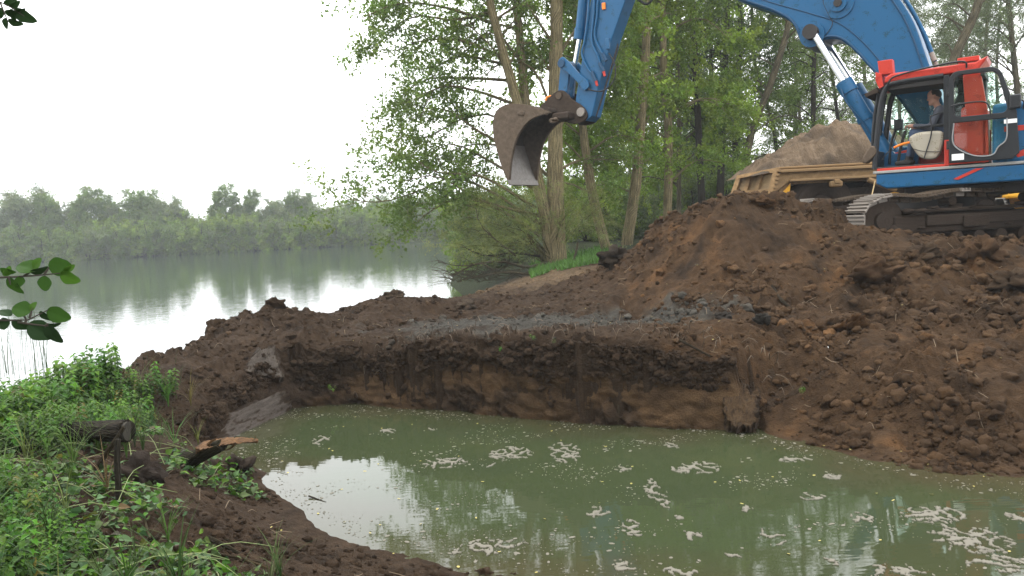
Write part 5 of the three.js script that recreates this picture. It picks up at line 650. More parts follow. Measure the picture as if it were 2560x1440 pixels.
{ // ------------------------------------------------------------- the operator
  const o = exPlace(thing('person', 'operator in dark jacket and blue jeans seated at the levers in the red cab', 'person')), W0 = -0.93;
  const J = (u, y, w) => U(u, y, W0 + w), skin = [0.36, 0.19, 0.13], jacket = [0.045, 0.05, 0.065], jean = [0.05, 0.075, 0.13], shoe = [0.02, 0.018, 0.016];
  const bones = []; const bone = (a, b, r0, r1, c, k = 0.05) => bones.push({ a, b, r0, r1, c, k });
  bone(J(-0.06, 3.74, 0), J(-0.06, 3.95, 0), 0.16, 0.165, jacket); bone(J(-0.06, 3.95, 0), J(-0.02, 4.08, 0), 0.165, 0.12, jacket);
  bone(J(-0.02, 4.1, -0.17), J(-0.02, 4.1, 0.17), 0.085, 0.085, jacket); bone(J(0, 4.12, 0), J(0.06, 4.26, 0), 0.06, 0.055, skin, 0.02);
  bone(J(0.085, 4.3, 0), J(0.1, 4.4, 0), 0.078, 0.098, skin, 0.02); bone(J(0.07, 4.4, 0), J(0.1, 4.41, 0), 0.1, 0.095, skin, 0.02); bone(J(0.14, 4.26, 0), J(0.12, 4.3, 0), 0.042, 0.06, skin, 0.02); bone(J(0.19, 4.33, 0), J(0.175, 4.37, 0), 0.02, 0.014, skin, 0.01); bone(J(0.075, 4.355, -0.095), J(0.07, 4.38, -0.1), 0.022, 0.026, skin, 0.01); bone(J(0.075, 4.355, 0.095), J(0.07, 4.38, 0.1), 0.022, 0.026, skin, 0.01);
  for (const s of [-1, 1]) {
    const hip = J(-0.06, 3.7, 0.1 * s), knee = J(0.42, 3.74, 0.14 * s), ank = J(0.5, 3.32, 0.15 * s), el = J(0.12, 3.8, 0.25 * s), wr = J(0.38, 3.86, 0.22 * s), hand = J(0.47, 3.86, 0.2 * s);
    bone(hip, knee, 0.1, 0.07, jean); bone(knee, ank, 0.068, 0.048, jean, 0.03); bone(ank, J(0.52, 3.24, 0.15 * s), 0.045, 0.05, shoe, 0.02); bone(J(0.48, 3.2, 0.15 * s), J(0.7, 3.19, 0.17 * s), 0.05, 0.04, shoe, 0.02);
    bone(J(-0.02, 4.08, 0.19 * s), el, 0.075, 0.058, jacket, 0.03); bone(el, wr, 0.058, 0.04, jacket, 0.03); bone(wr, hand, 0.032, 0.04, skin, 0.015);
    for (let f = 0; f < 4; f++) { const b = J(0.5, 3.875, 0.2 * s + (f - 1.5) * 0.02), m = J(0.55, 3.86 - f * 0.003, 0.2 * s + (f - 1.5) * 0.021), e = J(0.545, 3.825, 0.2 * s + (f - 1.5) * 0.02); bone(b, m, 0.0105, 0.0095, skin, 0.006); bone(m, e, 0.0095, 0.0085, skin, 0.006); }
    bone(J(0.44, 3.85, 0.16 * s), J(0.5, 3.835, 0.155 * s), 0.014, 0.011, skin, 0.008);
  }
  const n = 120, C = U(0.2, 3.82, W0), S = 0.78, mc = new MarchingCubes(n, M.black, false, false, 200000); mc.isolation = 0;
  const pa = V(), p = V(), ab = V(); for (const b of bones) { b.d = V().subVectors(b.b, b.a); b.L2 = b.d.lengthSq(); b.m = b.a.clone().lerp(b.b, 0.5); b.reach = Math.sqrt(b.L2) / 2 + Math.max(b.r0, b.r1) + 0.1; }
  const dist = (q, b) => { pa.subVectors(q, b.a); const t = clamp(pa.dot(b.d) / b.L2, 0, 1); return pa.addScaledVector(b.d, -t).length() - lerp(b.r0, b.r1, t); };
  for (let z = 0; z < n; z++) for (let y = 0; y < n; y++) for (let x = 0; x < n; x++) {
    p.set((x / n * 2 - 1) * S + C.x, (y / n * 2 - 1) * S + C.y, (z / n * 2 - 1) * S + C.z); let d = 0.12;
    for (const b of bones) { if (p.distanceToSquared(b.m) > b.reach * b.reach) continue; const e = dist(p, b), h = clamp(0.5 + 0.5 * (d - e) / b.k, 0, 1); d = lerp(d, e, h) - b.k * h * (1 - h); }
    mc.field[x + y * n + z * n * n] = -d;
  }
  mc.update(); const cnt = mc.count, pos = new Float32Array(mc.positionArray.slice(0, cnt * 3)); let g = new THREE.BufferGeometry();
  for (let i = 0; i < cnt; i++) { pos[i * 3] = pos[i * 3] * S + C.x; pos[i * 3 + 1] = pos[i * 3 + 1] * S + C.y; pos[i * 3 + 2] = pos[i * 3 + 2] * S + C.z; }
  g.setAttribute('position', new THREE.BufferAttribute(pos, 3)); g = mergeVertices(g, 1e-4); g.computeVertexNormals(); const col = []; const gp = g.attributes.position;
  for (let i = 0; i < gp.count; i++) { p.fromBufferAttribute(gp, i); let best = 9, c = jacket; for (const b of bones) { const e = dist(p, b); if (e < best) { best = e; c = b.c; } } const k = 0.9 + 0.25 * noise(p.x * 9, p.y * 9, p.z * 9); col.push(c[0] * k, c[1] * k, c[2] * k); }
  g.setAttribute('color', new THREE.Float32BufferAttribute(col, 3)); mesh('body', g, std({ vertexColors: true, roughness: 0.8 }), o);
  const hair = new THREE.SphereGeometry(0.108, 24, 16, 0, Math.PI * 2, 0, Math.PI * 0.55); hair.rotateZ(0.45); { const q = U(0.072, 4.408, W0), hp = hair.attributes.position; for (let i = 0; i < hp.count; i++) { const k = 1 + 0.05 * noise(hp.getX(i) * 60, hp.getY(i) * 60, hp.getZ(i) * 60); hp.setXYZ(i, hp.getX(i) * k * 1.05 + q.x, hp.getY(i) * k + q.y, hp.getZ(i) * k + q.z); } hair.computeVertexNormals(); } mesh('hair', hair, std({ color: rgb(0.03, 0.024, 0.02), roughness: 0.9 }), o);
  mesh('collar', [(() => { const t = new THREE.TorusGeometry(0.068, 0.016, 8, 20); t.rotateX(Math.PI / 2); t.rotateZ(-0.35); const q = U(0.025, 4.16, W0); t.translate(q.x, q.y, q.z); return t; })()], std({ color: rgb(0.4, 0.38, 0.35), roughness: 0.8 }), o);
}
{ // ------------------------------------------------------------- the loaded dump truck behind the heap; built along x, tail to the left
  const D = 20, t = thing('dump_truck', 'mud-stained tan articulated dump truck half hidden behind heap and excavator', 'truck', [9, 1.5, -D]);
  const P = (x, y, z) => V(x - 9, y - 1.5, z); // z: towards the viewer from the body's near side
  const poly = (pts, z0, z1, b = 0.01) => { const s = new THREE.Shape(pts.map(([x, y]) => new THREE.Vector2(x - 9, y - 1.5))), g = new THREE.ExtrudeGeometry(s, { depth: z1 - z0 - 2 * b, bevelEnabled: true, bevelSize: b, bevelOffset: -b, bevelThickness: b, bevelSegments: 1 }); g.translate(0, 0, z0 + b); return g; };
  const tb = (x, y, z, sx, sy, sz, r = 0.015) => { const g = new RoundedBoxGeometry(sx, sy, sz, 2, Math.min(r, sx / 3, sy / 3, sz / 3)); g.translate(x - 9, y - 1.5, z); return g; };
  const body = mesh('dump_body', [poly([[6.86, 3.46], [6.72, 2.84], [7.1, 3.1], [11.2, 3.1], [11.6, 3.9], [11.5, 3.95], [11.0, 3.48]], -0.1, 0), poly([[6.8, 3.4], [6.65, 2.8], [7.1, 3.05], [11.2, 3.05], [11.6, 3.9], [11.0, 3.44]], -2.6, -2.5), poly([[6.8, 2.84], [7.12, 3.12], [11.2, 3.12], [11.2, 3.04], [7.15, 3.03], [6.85, 2.76]], -2.5, -0.1)], M.tan, t);
  mesh('side_rail', [tb(9.0, 3.36, 0.05, 4.3, 0.07, 0.12), tb(9.0, 3.12, 0.04, 3.8, 0.06, 0.1), tb(9.0, 3.45, -0.02, 4.3, 0.05, 0.1)], M.tan, body);
  // tail panel: two edge rails, ribs and three sunk panels, turned towards the viewer
  const A = P(6.84, 3.44, 0.02), B = P(6.05, 3.33, -0.75), C = P(5.86, 2.84, -0.75), E = P(6.68, 2.82, 0.02), bil = (u, v) => A.clone().lerp(B, u).lerp(E.clone().lerp(C, u), v), nrm = V().subVectors(B, A).cross(V().subVectors(E, A)).normalize(); if (nrm.z < 0) nrm.negate();
  const quadBox = (u0, v0, u1, v1, a, b) => { const k = [[u0, v0], [u1, v0], [u1, v1], [u0, v1]].map(([u, v]) => bil(u, v)), g = new THREE.BufferGeometry(), pp = []; const f = k.map((q) => q.clone().addScaledVector(nrm, b)), c = k.map((q) => q.clone().addScaledVector(nrm, a)); const qd = (w, x, y, z) => { for (const q of [w, x, y, w, y, z]) pp.push(q.x, q.y, q.z); }; qd(...f); qd(c[3], c[2], c[1], c[0]); for (let i = 0; i < 4; i++) qd(f[(i + 1) % 4], f[i], c[i], c[(i + 1) % 4]); g.setAttribute('position', new THREE.Float32BufferAttribute(pp, 3)); const uv = []; for (let i = 0; i < pp.length / 3; i++) uv.push(pp[i * 3] * 1.3, pp[i * 3 + 1] * 1.3); g.setAttribute('uv', new THREE.Float32BufferAttribute(uv, 2)); g.computeVertexNormals(); return g; };
  const tail = mesh('tail_panel', [quadBox(-0.02, -0.02, 1.02, 0.16, -0.1, 0.07), quadBox(-0.02, 0.82, 1.02, 1.02, -0.1, 0.07), quadBox(-0.02, 0.165, 0.1, 0.815, -0.1, 0.07), quadBox(0.9, 0.165, 1.02, 0.815, -0.1, 0.068), quadBox(0.36, 0.165, 0.45, 0.815, -0.1, 0.065), quadBox(0.63, 0.165, 0.72, 0.815, -0.1, 0.065)], M.tan, body);
  for (const [a, b] of [[0.1, 0.36], [0.45, 0.63], [0.72, 0.9]]) mesh('sunk_panel', [quadBox(a + 0.003, 0.168, b - 0.003, 0.812, -0.09, -0.03)], std({ color: rgb(0.36, 0.25, 0.125), roughness: 0.75, map: soilMap }), tail);
  for (let i = 0; i < 6; i++) mesh('tail_bolt', [(() => { const q = bil(0.03, 0.1 + i * 0.16), g = new RoundedBoxGeometry(0.09, 0.06, 0.07, 1, 0.01); g.translate(q.x, q.y, q.z + 0.09); return g; })()], M.tan, tail);
  mesh('hinge_block', [tb(8.25, 2.98, 0.03, 0.32, 0.16, 0.16, 0.06), tb(8.25, 3.04, 0.1, 0.14, 0.1, 0.1)], M.tan, body); mesh('wedge', [poly([[6.95, 2.84], [7.15, 3.06], [7.12, 2.8]], -0.2, -0.05)], M.yellow, body); mesh('strut', [(() => cyl(P(9.05, 3.05, 0.05), P(9.75, 2.76, 0.05), 0.07, 0.07, 10))()], M.tan, t);
  mesh('chassis', [tb(9.4, 2.5, -1.25, 5.2, 0.5, 1.1), tb(8.2, 2.72, -0.9, 2.2, 0.3, 1.2)], M.muddyDark, t);
  for (const [x, z] of [[8.0, -0.45], [9.9, -0.45], [14.2, -0.45], [8.0, -2.1], [9.9, -2.1], [14.2, -2.1]]) { const tyre = new THREE.TorusGeometry(0.6, 0.3, 14, 36); tyre.scale(1, 1, 0.95); tyre.translate(x - 9, 0.88, z); const w = mesh('wheel', tyre, M.muddyDark, t); mesh('rim', [cyl(V(x - 9, 0.88, z - 0.12), V(x - 9, 0.88, z + 0.1), 0.4, 0.36, 24)], M.yellow, w); }
  const cabT = mesh('front_section', [tb(13.9, 2.75, -1.25, 2.8, 0.75, 2.2, 0.1), tb(15.6, 3.4, -1.25, 1.5, 1.6, 1.7, 0.1)], M.yellow, t); for (let i = 0; i < 7; i++) mesh('grille_slat', [(() => { const g = new RoundedBoxGeometry(0.05, 0.34, 0.05, 1, 0.01); g.rotateZ(-0.3); g.translate(13.15 - 9 + i * 0.14, 2.82 - 1.5, -0.13); return g; })()], M.dark, cabT);
  // the load
  const N = 90, pos = [], uv = [], col = [], idx = [], r = rng(3); const rim = (u) => lerp(3.42, 3.46, u);
  for (let j = 0; j <= N; j++) for (let i = 0; i <= N; i++) { const u = i / N, v = j / N, x = lerp(6.0, 11.6, u), z = lerp(0.0, -2.55, v), cx = (x - 8.95) / 2.75, cz = (v - 0.5) / 0.5, e = Math.max(0, 1 - Math.pow(Math.abs(cx), 1.25)) * Math.pow(Math.max(0, 1 - cz * cz), 0.55), y = rim(u) - (x < 6.8 ? (6.8 - x) * 0.12 : 0) - 0.06 + 1.22 * e + (0.3 * fbm(x * 2, z * 2, 5, 4) + 0.2 * lumps(x, z, 0.3, 0.4, 5) + 0.08 * lumps(x, z, 0.14, 0.4, 8)) * Math.min(1, e * 6); pos.push(x - 9, y - 1.5, z - 0.12 + (1 - v) * 0.06); uv.push(x * 0.6, (z + y) * 0.6); const k = 1 + 0.3 * fbm(x * 2, z * 2, y * 2, 3), g = sstep(fbm(x * 1.3, z * 1.3, 8, 2), -0.05, 0.25); col.push(lerp(0.2, 0.105, g) * k, lerp(0.148, 0.082, g) * k, lerp(0.1, 0.062, g) * k); }
  for (let j = 0; j < N; j++) for (let i = 0; i < N; i++) { const a = j * (N + 1) + i, b = a + N + 1; idx.push(a, a + 1, b, b, a + 1, b + 1); }
  const g = new THREE.BufferGeometry(); g.setAttribute('position', new THREE.Float32BufferAttribute(pos, 3)); g.setAttribute('uv', new THREE.Float32BufferAttribute(uv, 2)); g.setAttribute('color', new THREE.Float32BufferAttribute(col, 3)); g.setIndex(idx); g.computeVertexNormals();
  const load = mesh('soil_load', g, soilMat); load.position.set(9, 1.5, -D); tag(load, 'tall mound of light brown soil heaped on the dump truck', 'soil load');
  tag(mesh('dry_stalk', [limb([at(2188, 452, 14.6), at(2184, 470, 14.6), at(2178, 495, 14.5)], 0.012, 0.01, 5)], std({ color: rgb(0.35, 0.25, 0.12), roughness: 0.8 })), 'thin pale stalk hanging before the front corner of the excavator deck', 'stalk');
}
{ // ------------------------------------------------------------- alder twigs at the left edge
  const leafG = (seed, L, wd, curl) => { const n = 9, m = 6, pos = [], uv = [], idx = [], q = rng(seed), ph = q() * 9; for (let i = 0; i <= n; i++) for (let k = -m; k <= m; k++) { const t = i / n, s = k / m, w = wd * 0.5 * Math.pow(Math.sin(Math.PI * Math.pow(clamp(t * 0.98 + 0.01, 0, 1), 0.85)), 0.55) * (Math.abs(s) === 1 ? 1 + 0.05 * Math.sin(t * 46) : 1), x = s * w, z = t * L; pos.push(x, Math.abs(s) * 0.16 * w - curl * L * t * t + 0.012 * L * Math.cos(t * 26 + Math.abs(s) * 6) * (Math.abs(s) < 0.95) + 0.02 * L * noise(t * 3 + ph, s * 2), z); uv.push(s, t); } const r1 = 2 * m + 1; for (let i = 0; i < n; i++) for (let k = 0; k < 2 * m; k++) { const a = i * r1 + k; idx.push(a, a + r1, a + 1, a + 1, a + r1, a + r1 + 1); } const g = new THREE.BufferGeometry(); g.setAttribute('position', new THREE.Float32BufferAttribute(pos, 3)); g.setAttribute('uv', new THREE.Float32BufferAttribute(uv, 2)); g.setIndex(idx); g.computeVertexNormals(); return g; };
  const G = [leafG(1, 1, 0.86, 0.1), leafG(2, 1, 0.8, 0.3), leafG(3, 1, 0.7, 0.5)], mats = [leafMat(0.04, 0.1, 0.014, 0.4), leafMat(0.065, 0.15, 0.016, 0.5), leafMat(0.02, 0.045, 0.014, 0.2)], D = 2.5, twigM = std({ color: rgb(0.05, 0.04, 0.028), roughness: 0.8 });
  const branch = (label, twigs, leaves, D) => { const o = thing('alder_branch', label, 'branch', at(...twigs[0][0], D).toArray()), L = (p) => p.sub(o.position); mesh('twig', twigs.map((t) => limb(t.map(([x, y, dd]) => L(at(x, y, D + (dd ?? 0)))), 0.0045, 0.002, 6, 0, 0.05)), twigM, o);
    leaves.forEach(([x0, y0, x1, y1, k, tiltA, m, dz]) => { const a = at(x0, y0, D), b = at(x1, y1, D + (dz ?? 0)), dir = b.clone().sub(a), len = dir.length(), lf = mesh('leaf', G[k], mats[m], o), zAx = dir.normalize(), view = camera.position.clone().sub(a).normalize(), nAx = view.addScaledVector(zAx, -view.dot(zAx)).normalize().applyAxisAngle(zAx, tiltA), xAx = V().crossVectors(nAx, zAx); lf.quaternion.setFromRotationMatrix(new THREE.Matrix4().makeBasis(xAx, nAx, zAx)); lf.scale.setScalar(len); lf.position.copy(L(a.clone())); }); return o; };
  branch('leafy alder branch entering at the left edge, upper one with rounded leaves', [[[-40, 695], [20, 693], [60, 690], [110, 688], [150, 683]], [[60, 690], [75, 680], [82, 672]], [[110, 688], [118, 675], [123, 668]], [[22, 692], [26, 712]]],
    [[92, 675, 38, 655, 1, 0.5, 0], [84, 672, 100, 645, 0, -0.8, 1], [122, 668, 176, 664, 0, 0.15, 0], [150, 683, 192, 708, 1, 0.7, 1], [112, 690, 112, 728, 0, 0.4, 0], [50, 690, 45, 720, 0, -0.5, 0], [22, 692, 38, 738, 2, 0.9, 0], [75, 680, 114, 683, 2, 1.1, 2], [10, 690, 28, 670, 1, 0.7, 1], [0, 672, 28, 688, 2, 0.9, 0], [160, 676, 186, 668, 1, 0.9, 1]], 2.5);
  branch('lower alder branch at the left edge with darker drooping leaves', [[[-40, 800], [10, 800], [45, 805], [62, 810], [74, 795], [90, 783], [120, 775]], [[62, 810], [66, 798], [52, 782]], [[74, 795], [78, 780], [82, 770]], [[45, 805], [90, 812], [122, 815]], [[112, 816], [120, 808]]],
    [[78, 778, 28, 768, 0, 0.3, 0], [76, 776, 86, 755, 1, -0.8, 1], [118, 776, 168, 800, 1, 0.5, 0], [100, 778, 118, 805, 2, 0.9, 2], [28, 790, -4, 770, 1, 0.7, 2], [25, 805, -8, 815, 0, 0.3, 2], [30, 802, 62, 825, 2, 0.6, 2], [70, 812, 128, 842, 1, 0.25, 2], [118, 812, 138, 862, 2, 0.7, 2], [120, 812, 146, 818, 2, 1.1, 2]], 2.45);
  branch('dark leaf cluster hanging in the top left corner', [[[-40, -20], [0, 5], [30, 20], [60, 40]], [[0, 5], [10, 30], [20, 55]]], [[10, 10, 40, 5, 2, 0.6, 2], [25, 18, 50, 12, 2, 0.8, 2], [35, 25, 75, 55, 2, 0.5, 2], [12, 30, 42, 40, 2, 0.7, 2], [20, 50, 48, 66, 2, 0.8, 2], [5, 20, -6, 45, 2, 0.4, 2], [15, 45, 8, 70, 2, 0.7, 2], [40, 30, 62, 30, 2, 1, 2], [28, 22, 30, 50, 2, 0.6, 2]], 3.6);
}
{ // ------------------------------------------------------------- wood lying about on the near bank
  const log = thing('log', 'short dark bark-covered log lying in the nettles', 'log', at(250, 1085, 6.9).toArray()), L = (p) => p.sub(log.position);
  const a = at(165, 1078, 7.1), b = at(318, 1078, 6.8); mesh('stem', [limb([a, a.clone().lerp(b, 0.5), b], 0.085, 0.095, 18, 20, 0.1, 4)].map((g) => g.translate(-log.position.x, -log.position.y, -log.position.z)), bark(0.045, 0.036, 0.028), log); mesh('cut_face', [cyl(L(b.clone().add(V(-0.01, 0, 0))), L(b.clone().add(V(0.012, 0, 0.002))), 0.085, 0.083, 18)], std({ color: rgb(0.06, 0.05, 0.035), map: barkMap, roughness: 0.9 }), log);
  tag(mesh('stake', [limb([at(295, 1330, 5.6), at(297, 1240, 5.6), at(293, 1150, 5.6), at(295, 1098, 5.6)], 0.024, 0.02, 12, 24, 0.12, 3)], bark(0.11, 0.095, 0.08)), 'upright broken stake standing in the weeds before the log', 'stake');
  tag(mesh('stick', [limb([at(228, 1190, 6.3), at(262, 1140, 6.3), at(310, 1068, 6.3)], 0.022, 0.016, 10, 16, 0.12, 5)], bark(0.13, 0.1, 0.065)), 'brown stick leaning against the end of the log', 'stick');
  // the torn stump
  const s = thing('broken_log', 'mossy broken log with a long splintered orange end pointing over the water', 'log', at(500, 1140, 7.15).toArray()), Q = (x, y, d) => at(x, y, d).sub(s.position);
  mesh('stem', [limb([Q(440, 1165, 7.4), Q(480, 1150, 7.25), Q(520, 1128, 7.15), Q(556, 1112, 7.1)], (t) => lerp(0.1, 0.05, t) * (1 + 0.1 * Math.sin(t * 9)), 0, 16, 24, 0.16, 2)], bark(0.05, 0.042, 0.024), s);
  const pos = [], uv = [], idx = [], n = 40; for (let i = 0; i <= n; i++) for (let k = 0; k <= 6; k++) { const t = i / n, v = k / 6, w = (0.05 * (1 - t) ** 0.6 + 0.01) * (1 + 0.5 * noise(t * 16, v * 3, 1)) * (t < 0.12 ? t / 0.12 : 1), p = Q(lerp(488, 645, t), lerp(1118, 1106, t) - 10 * Math.sin(t * 2.6), 7.1), o = (v - 0.5) * 2 * w; pos.push(p.x + 0.2 * o, p.y + 0.5 * o + 0.012 * noise(t * 30, v * 5, 3) + (k === 0 ? -0.02 * Math.max(0, noise(t * 9, 4)) : 0), p.z - o * 0.9); uv.push(v, t * 3); }
  for (let i = 0; i < n; i++) for (let k = 0; k < 6; k++) { const q = i * 7 + k; idx.push(q, q + 1, q + 7, q + 7, q + 1, q + 8); } const m = idx.length; const nb = pos.length / 3; for (let i = 0; i < nb; i++) { pos.push(pos[i * 3], pos[i * 3 + 1] - 0.06 * (1 - 0.6 * i / nb) * (1 - Math.abs((i % 7) / 3 - 1)), pos[i * 3 + 2]); uv.push(uv[i * 2], uv[i * 2 + 1]); } for (let i = 0; i < m; i += 3) idx.push(idx[i] + nb, idx[i + 2] + nb, idx[i + 1] + nb);
  const g = new THREE.BufferGeometry(); g.setAttribute('position', new THREE.Float32BufferAttribute(pos, 3)); g.setAttribute('uv', new THREE.Float32BufferAttribute(uv, 2)); g.setIndex(idx); g.computeVertexNormals(); mesh('splinter', g, std({ color: rgb(0.42, 0.2, 0.075), map: barkMap, bumpMap: barkBump, bumpScale: 0.02, roughness: 0.8, side: THREE.DoubleSide }), s);
  mesh('shard', [limb([Q(590, 1108, 7.1), Q(575, 1122, 7.1), Q(560, 1126, 7.1)], 0.014, 0.004, 6), limb([Q(630, 1102, 7.1), Q(640, 1096, 7.1), Q(636, 1088, 7.1)], 0.006, 0.002, 5), limb([Q(520, 1112, 7.08), Q(530, 1102, 7.08), Q(540, 1098, 7.1)], 0.02, 0.006, 6)], bark(0.35, 0.19, 0.09), s);
  const stick = (pts, d, r0, label, c = [0.16, 0.12, 0.08], name = 'stick', grp = 'sticks lying on the near bank') => tag(mesh(name, [limb(pts.map(([x, y], i) => at(x, y, Array.isArray(d) ? d[i] : d)), r0, r0 * 0.6, 8, 0, 0.15, r0 * 700)], bark(...c)), label, 'stick', grp);
  const lay = (pts, r0, label, c) => { const P = pts.map(([x, y]) => { let p = atY(x, y, 0.3); for (let i = 0; i < 6; i++) p = atY(x, y, clamp(height(p.x, -p.z) + r0, 0, 1.3)); return p; }); tag(mesh('stick', [limb(P, r0, r0 * 0.6, 8, 0, 0.15, r0 * 700)], bark(...c)), label, 'stick', 'sticks lying on the near bank'); };
  lay([[520, 1345], [560, 1362], [600, 1385]], 0.02, 'thickest grey stick lying half under weeds at the near edge', [0.14, 0.115, 0.085]); lay([[540, 1385], [620, 1402], [715, 1440]], 0.014, 'long pale stick running to the bottom edge of the photo', [0.24, 0.17, 0.1]); lay([[500, 1375], [580, 1392], [650, 1405]], 0.011, 'thin stick beside the long pale one', [0.2, 0.14, 0.09]); lay([[375, 1345], [365, 1310], [362, 1290]], 0.008, 'thin dead stem lying across the leaves at bottom left', [0.3, 0.25, 0.15]); lay([[560, 1345], [575, 1352], [590, 1363]], 0.009, 'short bent stick next to the thickest one', [0.17, 0.13, 0.09]);
  lay([[570, 1150], [600, 1165], [640, 1152]], 0.012, 'small twig with a cut end below the splintered log', [0.15, 0.11, 0.08]);
  stick([[1700, 850], [1740, 872], [1775, 890]], [9.15, 8.95, 8.85], 0.018, 'dark root sticking out under the lip of the pit wall', [0.09, 0.07, 0.05], 'root', null);
  stick([[1920, 690], [1945, 740], [1980, 775]], [11.9, 11.3, 10.95], 0.035, 'dark timber half buried on the face of the spoil heap', [0.07, 0.055, 0.04], 'timber', null);
  stick([[772, 1240], [790, 1247], [815, 1256]], [7.25, 7.2, 7.1], 0.009, 'little twig floating in the bright reflection on the pit', [0.12, 0.09, 0.06], 'twig', null);
  stick([[1545, 1010], [1547, 1030], [1546, 1060]], [9.0, 9.02, 9.0], 0.012, 'pale root stub hanging down the pit wall to the water', [0.17, 0.125, 0.08], 'root', null);
  const pp = atY(2068, 858, 0.85); const sc = thing('white_scrap', 'tiny white scrap lying at the foot of the heap', 'scrap', [pp.x, height(pp.x, -pp.z) + 0.02, pp.z]); { const g2 = new THREE.PlaneGeometry(0.07, 0.055, 4, 3), q = g2.attributes.position; for (let i = 0; i < q.count; i++) q.setZ(i, 0.015 * noise(q.getX(i) * 60, q.getY(i) * 60)); g2.rotateX(-0.6); g2.computeVertexNormals(); mesh('sheet', g2, std({ color: rgb(0.8, 0.8, 0.8), roughness: 0.6, side: THREE.DoubleSide }), sc); }
}
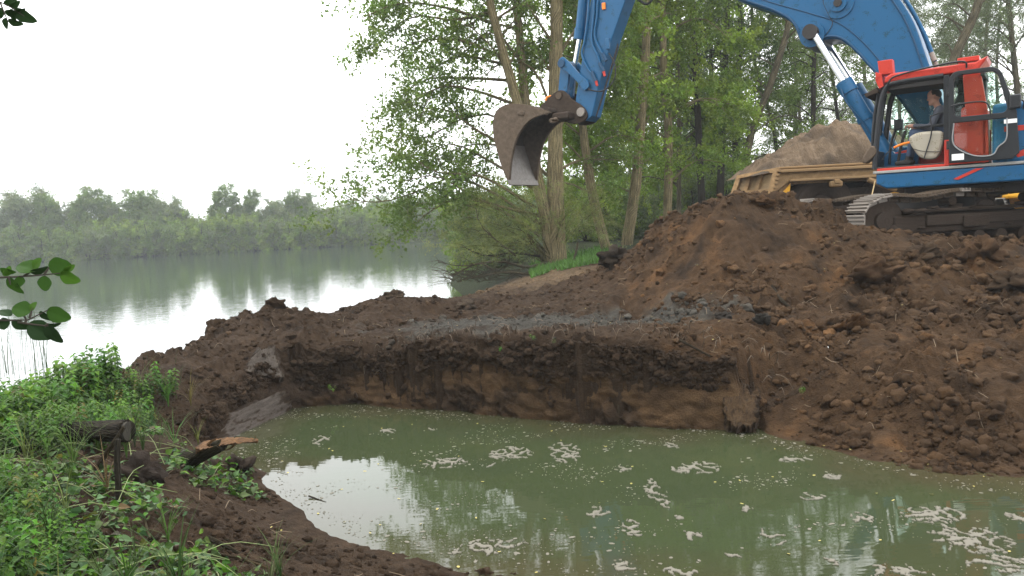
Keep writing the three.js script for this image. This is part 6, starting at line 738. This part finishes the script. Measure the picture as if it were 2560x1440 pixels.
{ // ------------------------------------------------------------- foam and flecks on the pit water
  const foamM = earth({ color: rgb(0.145, 0.135, 0.11), roughness: 0.75 });
  const patch = (px, py, wpx, hpx, seed, label) => {
    const c = atY(px, py, 0.01), d = -c.z, w = wpx / F * d / 2.2, l = Math.abs(atY(px, py - hpx / 2, 0.01).z - atY(px, py + hpx / 2, 0.01).z) / 2, s = 0.008, pos = [], idx = [], nX = Math.ceil(w * 1.3 / s), nZ = Math.ceil(l * 1.3 / s), key = new Map();
    const inside = (i, j) => { const x = i * s, z = j * s, wx = x + 0.05 * fbm(x * 9, z * 9, seed, 2), wz = z + 0.05 * fbm(x * 9 + 5, z * 9, seed, 2), e = 1 - Math.hypot(wx / w, wz / l), f = 1 - Math.abs(noise(wx * 9 + seed, wz * 6.5, seed)) * 6, h = noise(wx * 34 + seed, wz * 26, seed + 2), hh = noise(x * 75, z * 60, seed); return e > -0.15 && Math.max(f, -0.6) * 0.6 + e * 0.4 + 0.75 * h + 0.35 * hh > 0.42; };
    const vtx = (i, j, y) => { const k = i + ',' + j + ',' + y; if (!key.has(k)) { key.set(k, pos.length / 3); pos.push((i + 0.7 * (hash2(i, j + seed) - 0.5)) * s, y, (j + 0.7 * (hash2(j + seed, i) - 0.5)) * s); } return key.get(k); };
    for (let i = -nX; i <= nX; i++) for (let j = -nZ; j <= nZ; j++) if (inside(i, j)) { const y = 0.007; idx.push(vtx(i, j, y), vtx(i, j + 1, y), vtx(i + 1, j, y), vtx(i + 1, j, y), vtx(i, j + 1, y), vtx(i + 1, j + 1, y)); for (const [a, b, e, f, ni, nj] of [[i, j, i + 1, j, i, j - 1], [i + 1, j + 1, i, j + 1, i, j + 1], [i, j + 1, i, j, i - 1, j], [i + 1, j, i + 1, j + 1, i + 1, j]]) if (!inside(ni, nj)) idx.push(vtx(a, b, y), vtx(e, f, y), vtx(a, b, 0), vtx(a, b, 0), vtx(e, f, y), vtx(e, f, 0)); }
    if (!idx.length) return; const g = new THREE.BufferGeometry(); g.setAttribute('position', new THREE.Float32BufferAttribute(pos, 3)); g.setIndex(idx); g.computeVertexNormals(); const m = mesh('foam_patch', g, foamM); m.position.set(c.x, 0.004, c.z); tag(m, label, 'foam', 'foam patches on the pit water');
  };
  const FO = [[1278, 1132, 110, 30, 'lacy foam streak in the middle distance, left of the squarish patch'], [1410, 1130, 85, 46, 'squarish curled foam patch below the middle of the pit wall'], [1112, 1156, 110, 22, 'foam streak at the right edge of the bright sky reflection'], [800, 1100, 42, 24, 'small foam patch nearest the left corner of the pit'], [1738, 1168, 120, 26, 'long foam patch right of centre'], [1682, 1110, 40, 18, 'small foam patch near the wall, above the long one'], [1640, 1232, 46, 66, 'upright crooked foam patch in the middle of the pit'], [2330, 1285, 150, 40, 'wide lacy foam patch at right, upper part of the big cluster'], [2420, 1345, 190, 70, 'largest foam patch, at right in the big cluster'], [1575, 1318, 50, 44, 'foam blob below the crooked upright patch'], [1490, 1278, 60, 26, 'faint foam patch left of the crooked upright one'], [1722, 1336, 60, 24, 'foam patch at bottom centre, left of the ring'], [1925, 1340, 70, 36, 'ring shaped foam patch right of bottom centre'], [2160, 1295, 60, 28, 'foam patch left of the large right cluster'], [2540, 1290, 60, 24, 'foam patch at the right photo edge'], [2500, 1400, 190, 50, 'broad foam raft in the bottom right corner'], [2240, 1425, 140, 34, 'foam patch at the bottom edge, right of centre'], [1215, 1366, 210, 34, 'foam collected along the near mud edge'], [1700, 1428, 80, 26, 'foam patch at the bottom edge below the ring'], [1555, 1420, 70, 40, 'foam patch at the bottom edge centre'], [1985, 1146, 80, 14, 'thin foam line by the foot of the right slope'], [1225, 1163, 40, 14, 'small foam dab below the lacy streak'], [1700, 1292, 30, 16, 'tiny foam dab beside the upright patch'], [1830, 1386, 40, 20, 'small foam dab above the bottom edge'], [970, 1077, 40, 10, 'thin foam line near the far wall'], [1075, 1072, 36, 10, 'thin foam line right of another near the far wall'], [2080, 1190, 50, 14, 'thin foam dab off the right slope'], [1555, 1168, 50, 16, 'foam dab between the squarish and the long patch'], [2030, 1240, 60, 20, 'foam dab below the right slope'], [1860, 1270, 40, 16, 'small foam dab above the ring shaped patch'], [2080, 1400, 60, 20, 'foam dab near the bottom edge at right']];
  FO.forEach(([x, y, w, h, l], i) => patch(x, y, w, h, i * 3 + 1, l));
  const r = rng(55), fl = [], disc = new THREE.CylinderGeometry(1, 1, 0.5, 6), m4 = new THREE.Matrix4(), q = new THREE.Quaternion();
  for (let i = 0; i < 24000; i++) { const x = -3.6 + 9 * r(), d = 4 + 7.2 * r(), s = pitDist(x, d); if (s > -0.03) continue; const k = fbm(x * 0.8, d * 1.6, 3, 3) + 0.5 * Math.exp(s * 5); if (k < 0.02 + 0.25 * r()) continue; fl.push([x, d, 0.0018 + 0.0032 * r() + 0.013 * Math.pow(r(), 9)]); }
  const im = shadow(new THREE.InstancedMesh(disc, foamM, fl.length)); fl.forEach(([x, d, s], i) => { m4.compose(V(x, 0.006, -d), q.setFromAxisAngle(UPV, r() * 6), V(s * (1 + r()), 0.004, s)); im.setMatrixAt(i, m4); }); im.name = 'foam_flecks'; scene.add(im); tag(im, 'small pale flecks of scum drifting over the pit water', 'flecks', null, 'stuff');
  const lf = [], leafy = new THREE.CircleGeometry(0.02, 6); leafy.scale(1, 0.55, 1); leafy.rotateX(-Math.PI / 2 + 0.1); for (let i = 0; i < 150; i++) { const d = 4.5 + 9 * r(), x = -3 + 9 * r(), s = pitDist(x, d); const y = s < 0 ? 0.01 : height(x, d) + 0.012; lf.push([x, y, -d]); } const li = shadow(new THREE.InstancedMesh(leafy, std({ color: rgb(0.3, 0.25, 0.07), roughness: 0.7, side: THREE.DoubleSide }), lf.length)); lf.forEach((p, i) => { m4.compose(V(...p), q.setFromEuler(new THREE.Euler((r() - 0.5) * 0.3, r() * 6, (r() - 0.5) * 0.3)), V(0.5 + r() * 0.6, 1, 0.5 + r() * 0.6)); li.setMatrixAt(i, m4); }); li.name = 'fallen_leaves'; scene.add(li); tag(li, 'tiny yellow leaves scattered on soil and water', 'leaves', null, 'stuff');
}
camera.far = 2000; camera.updateProjectionMatrix();
renderer.render(scene, camera);
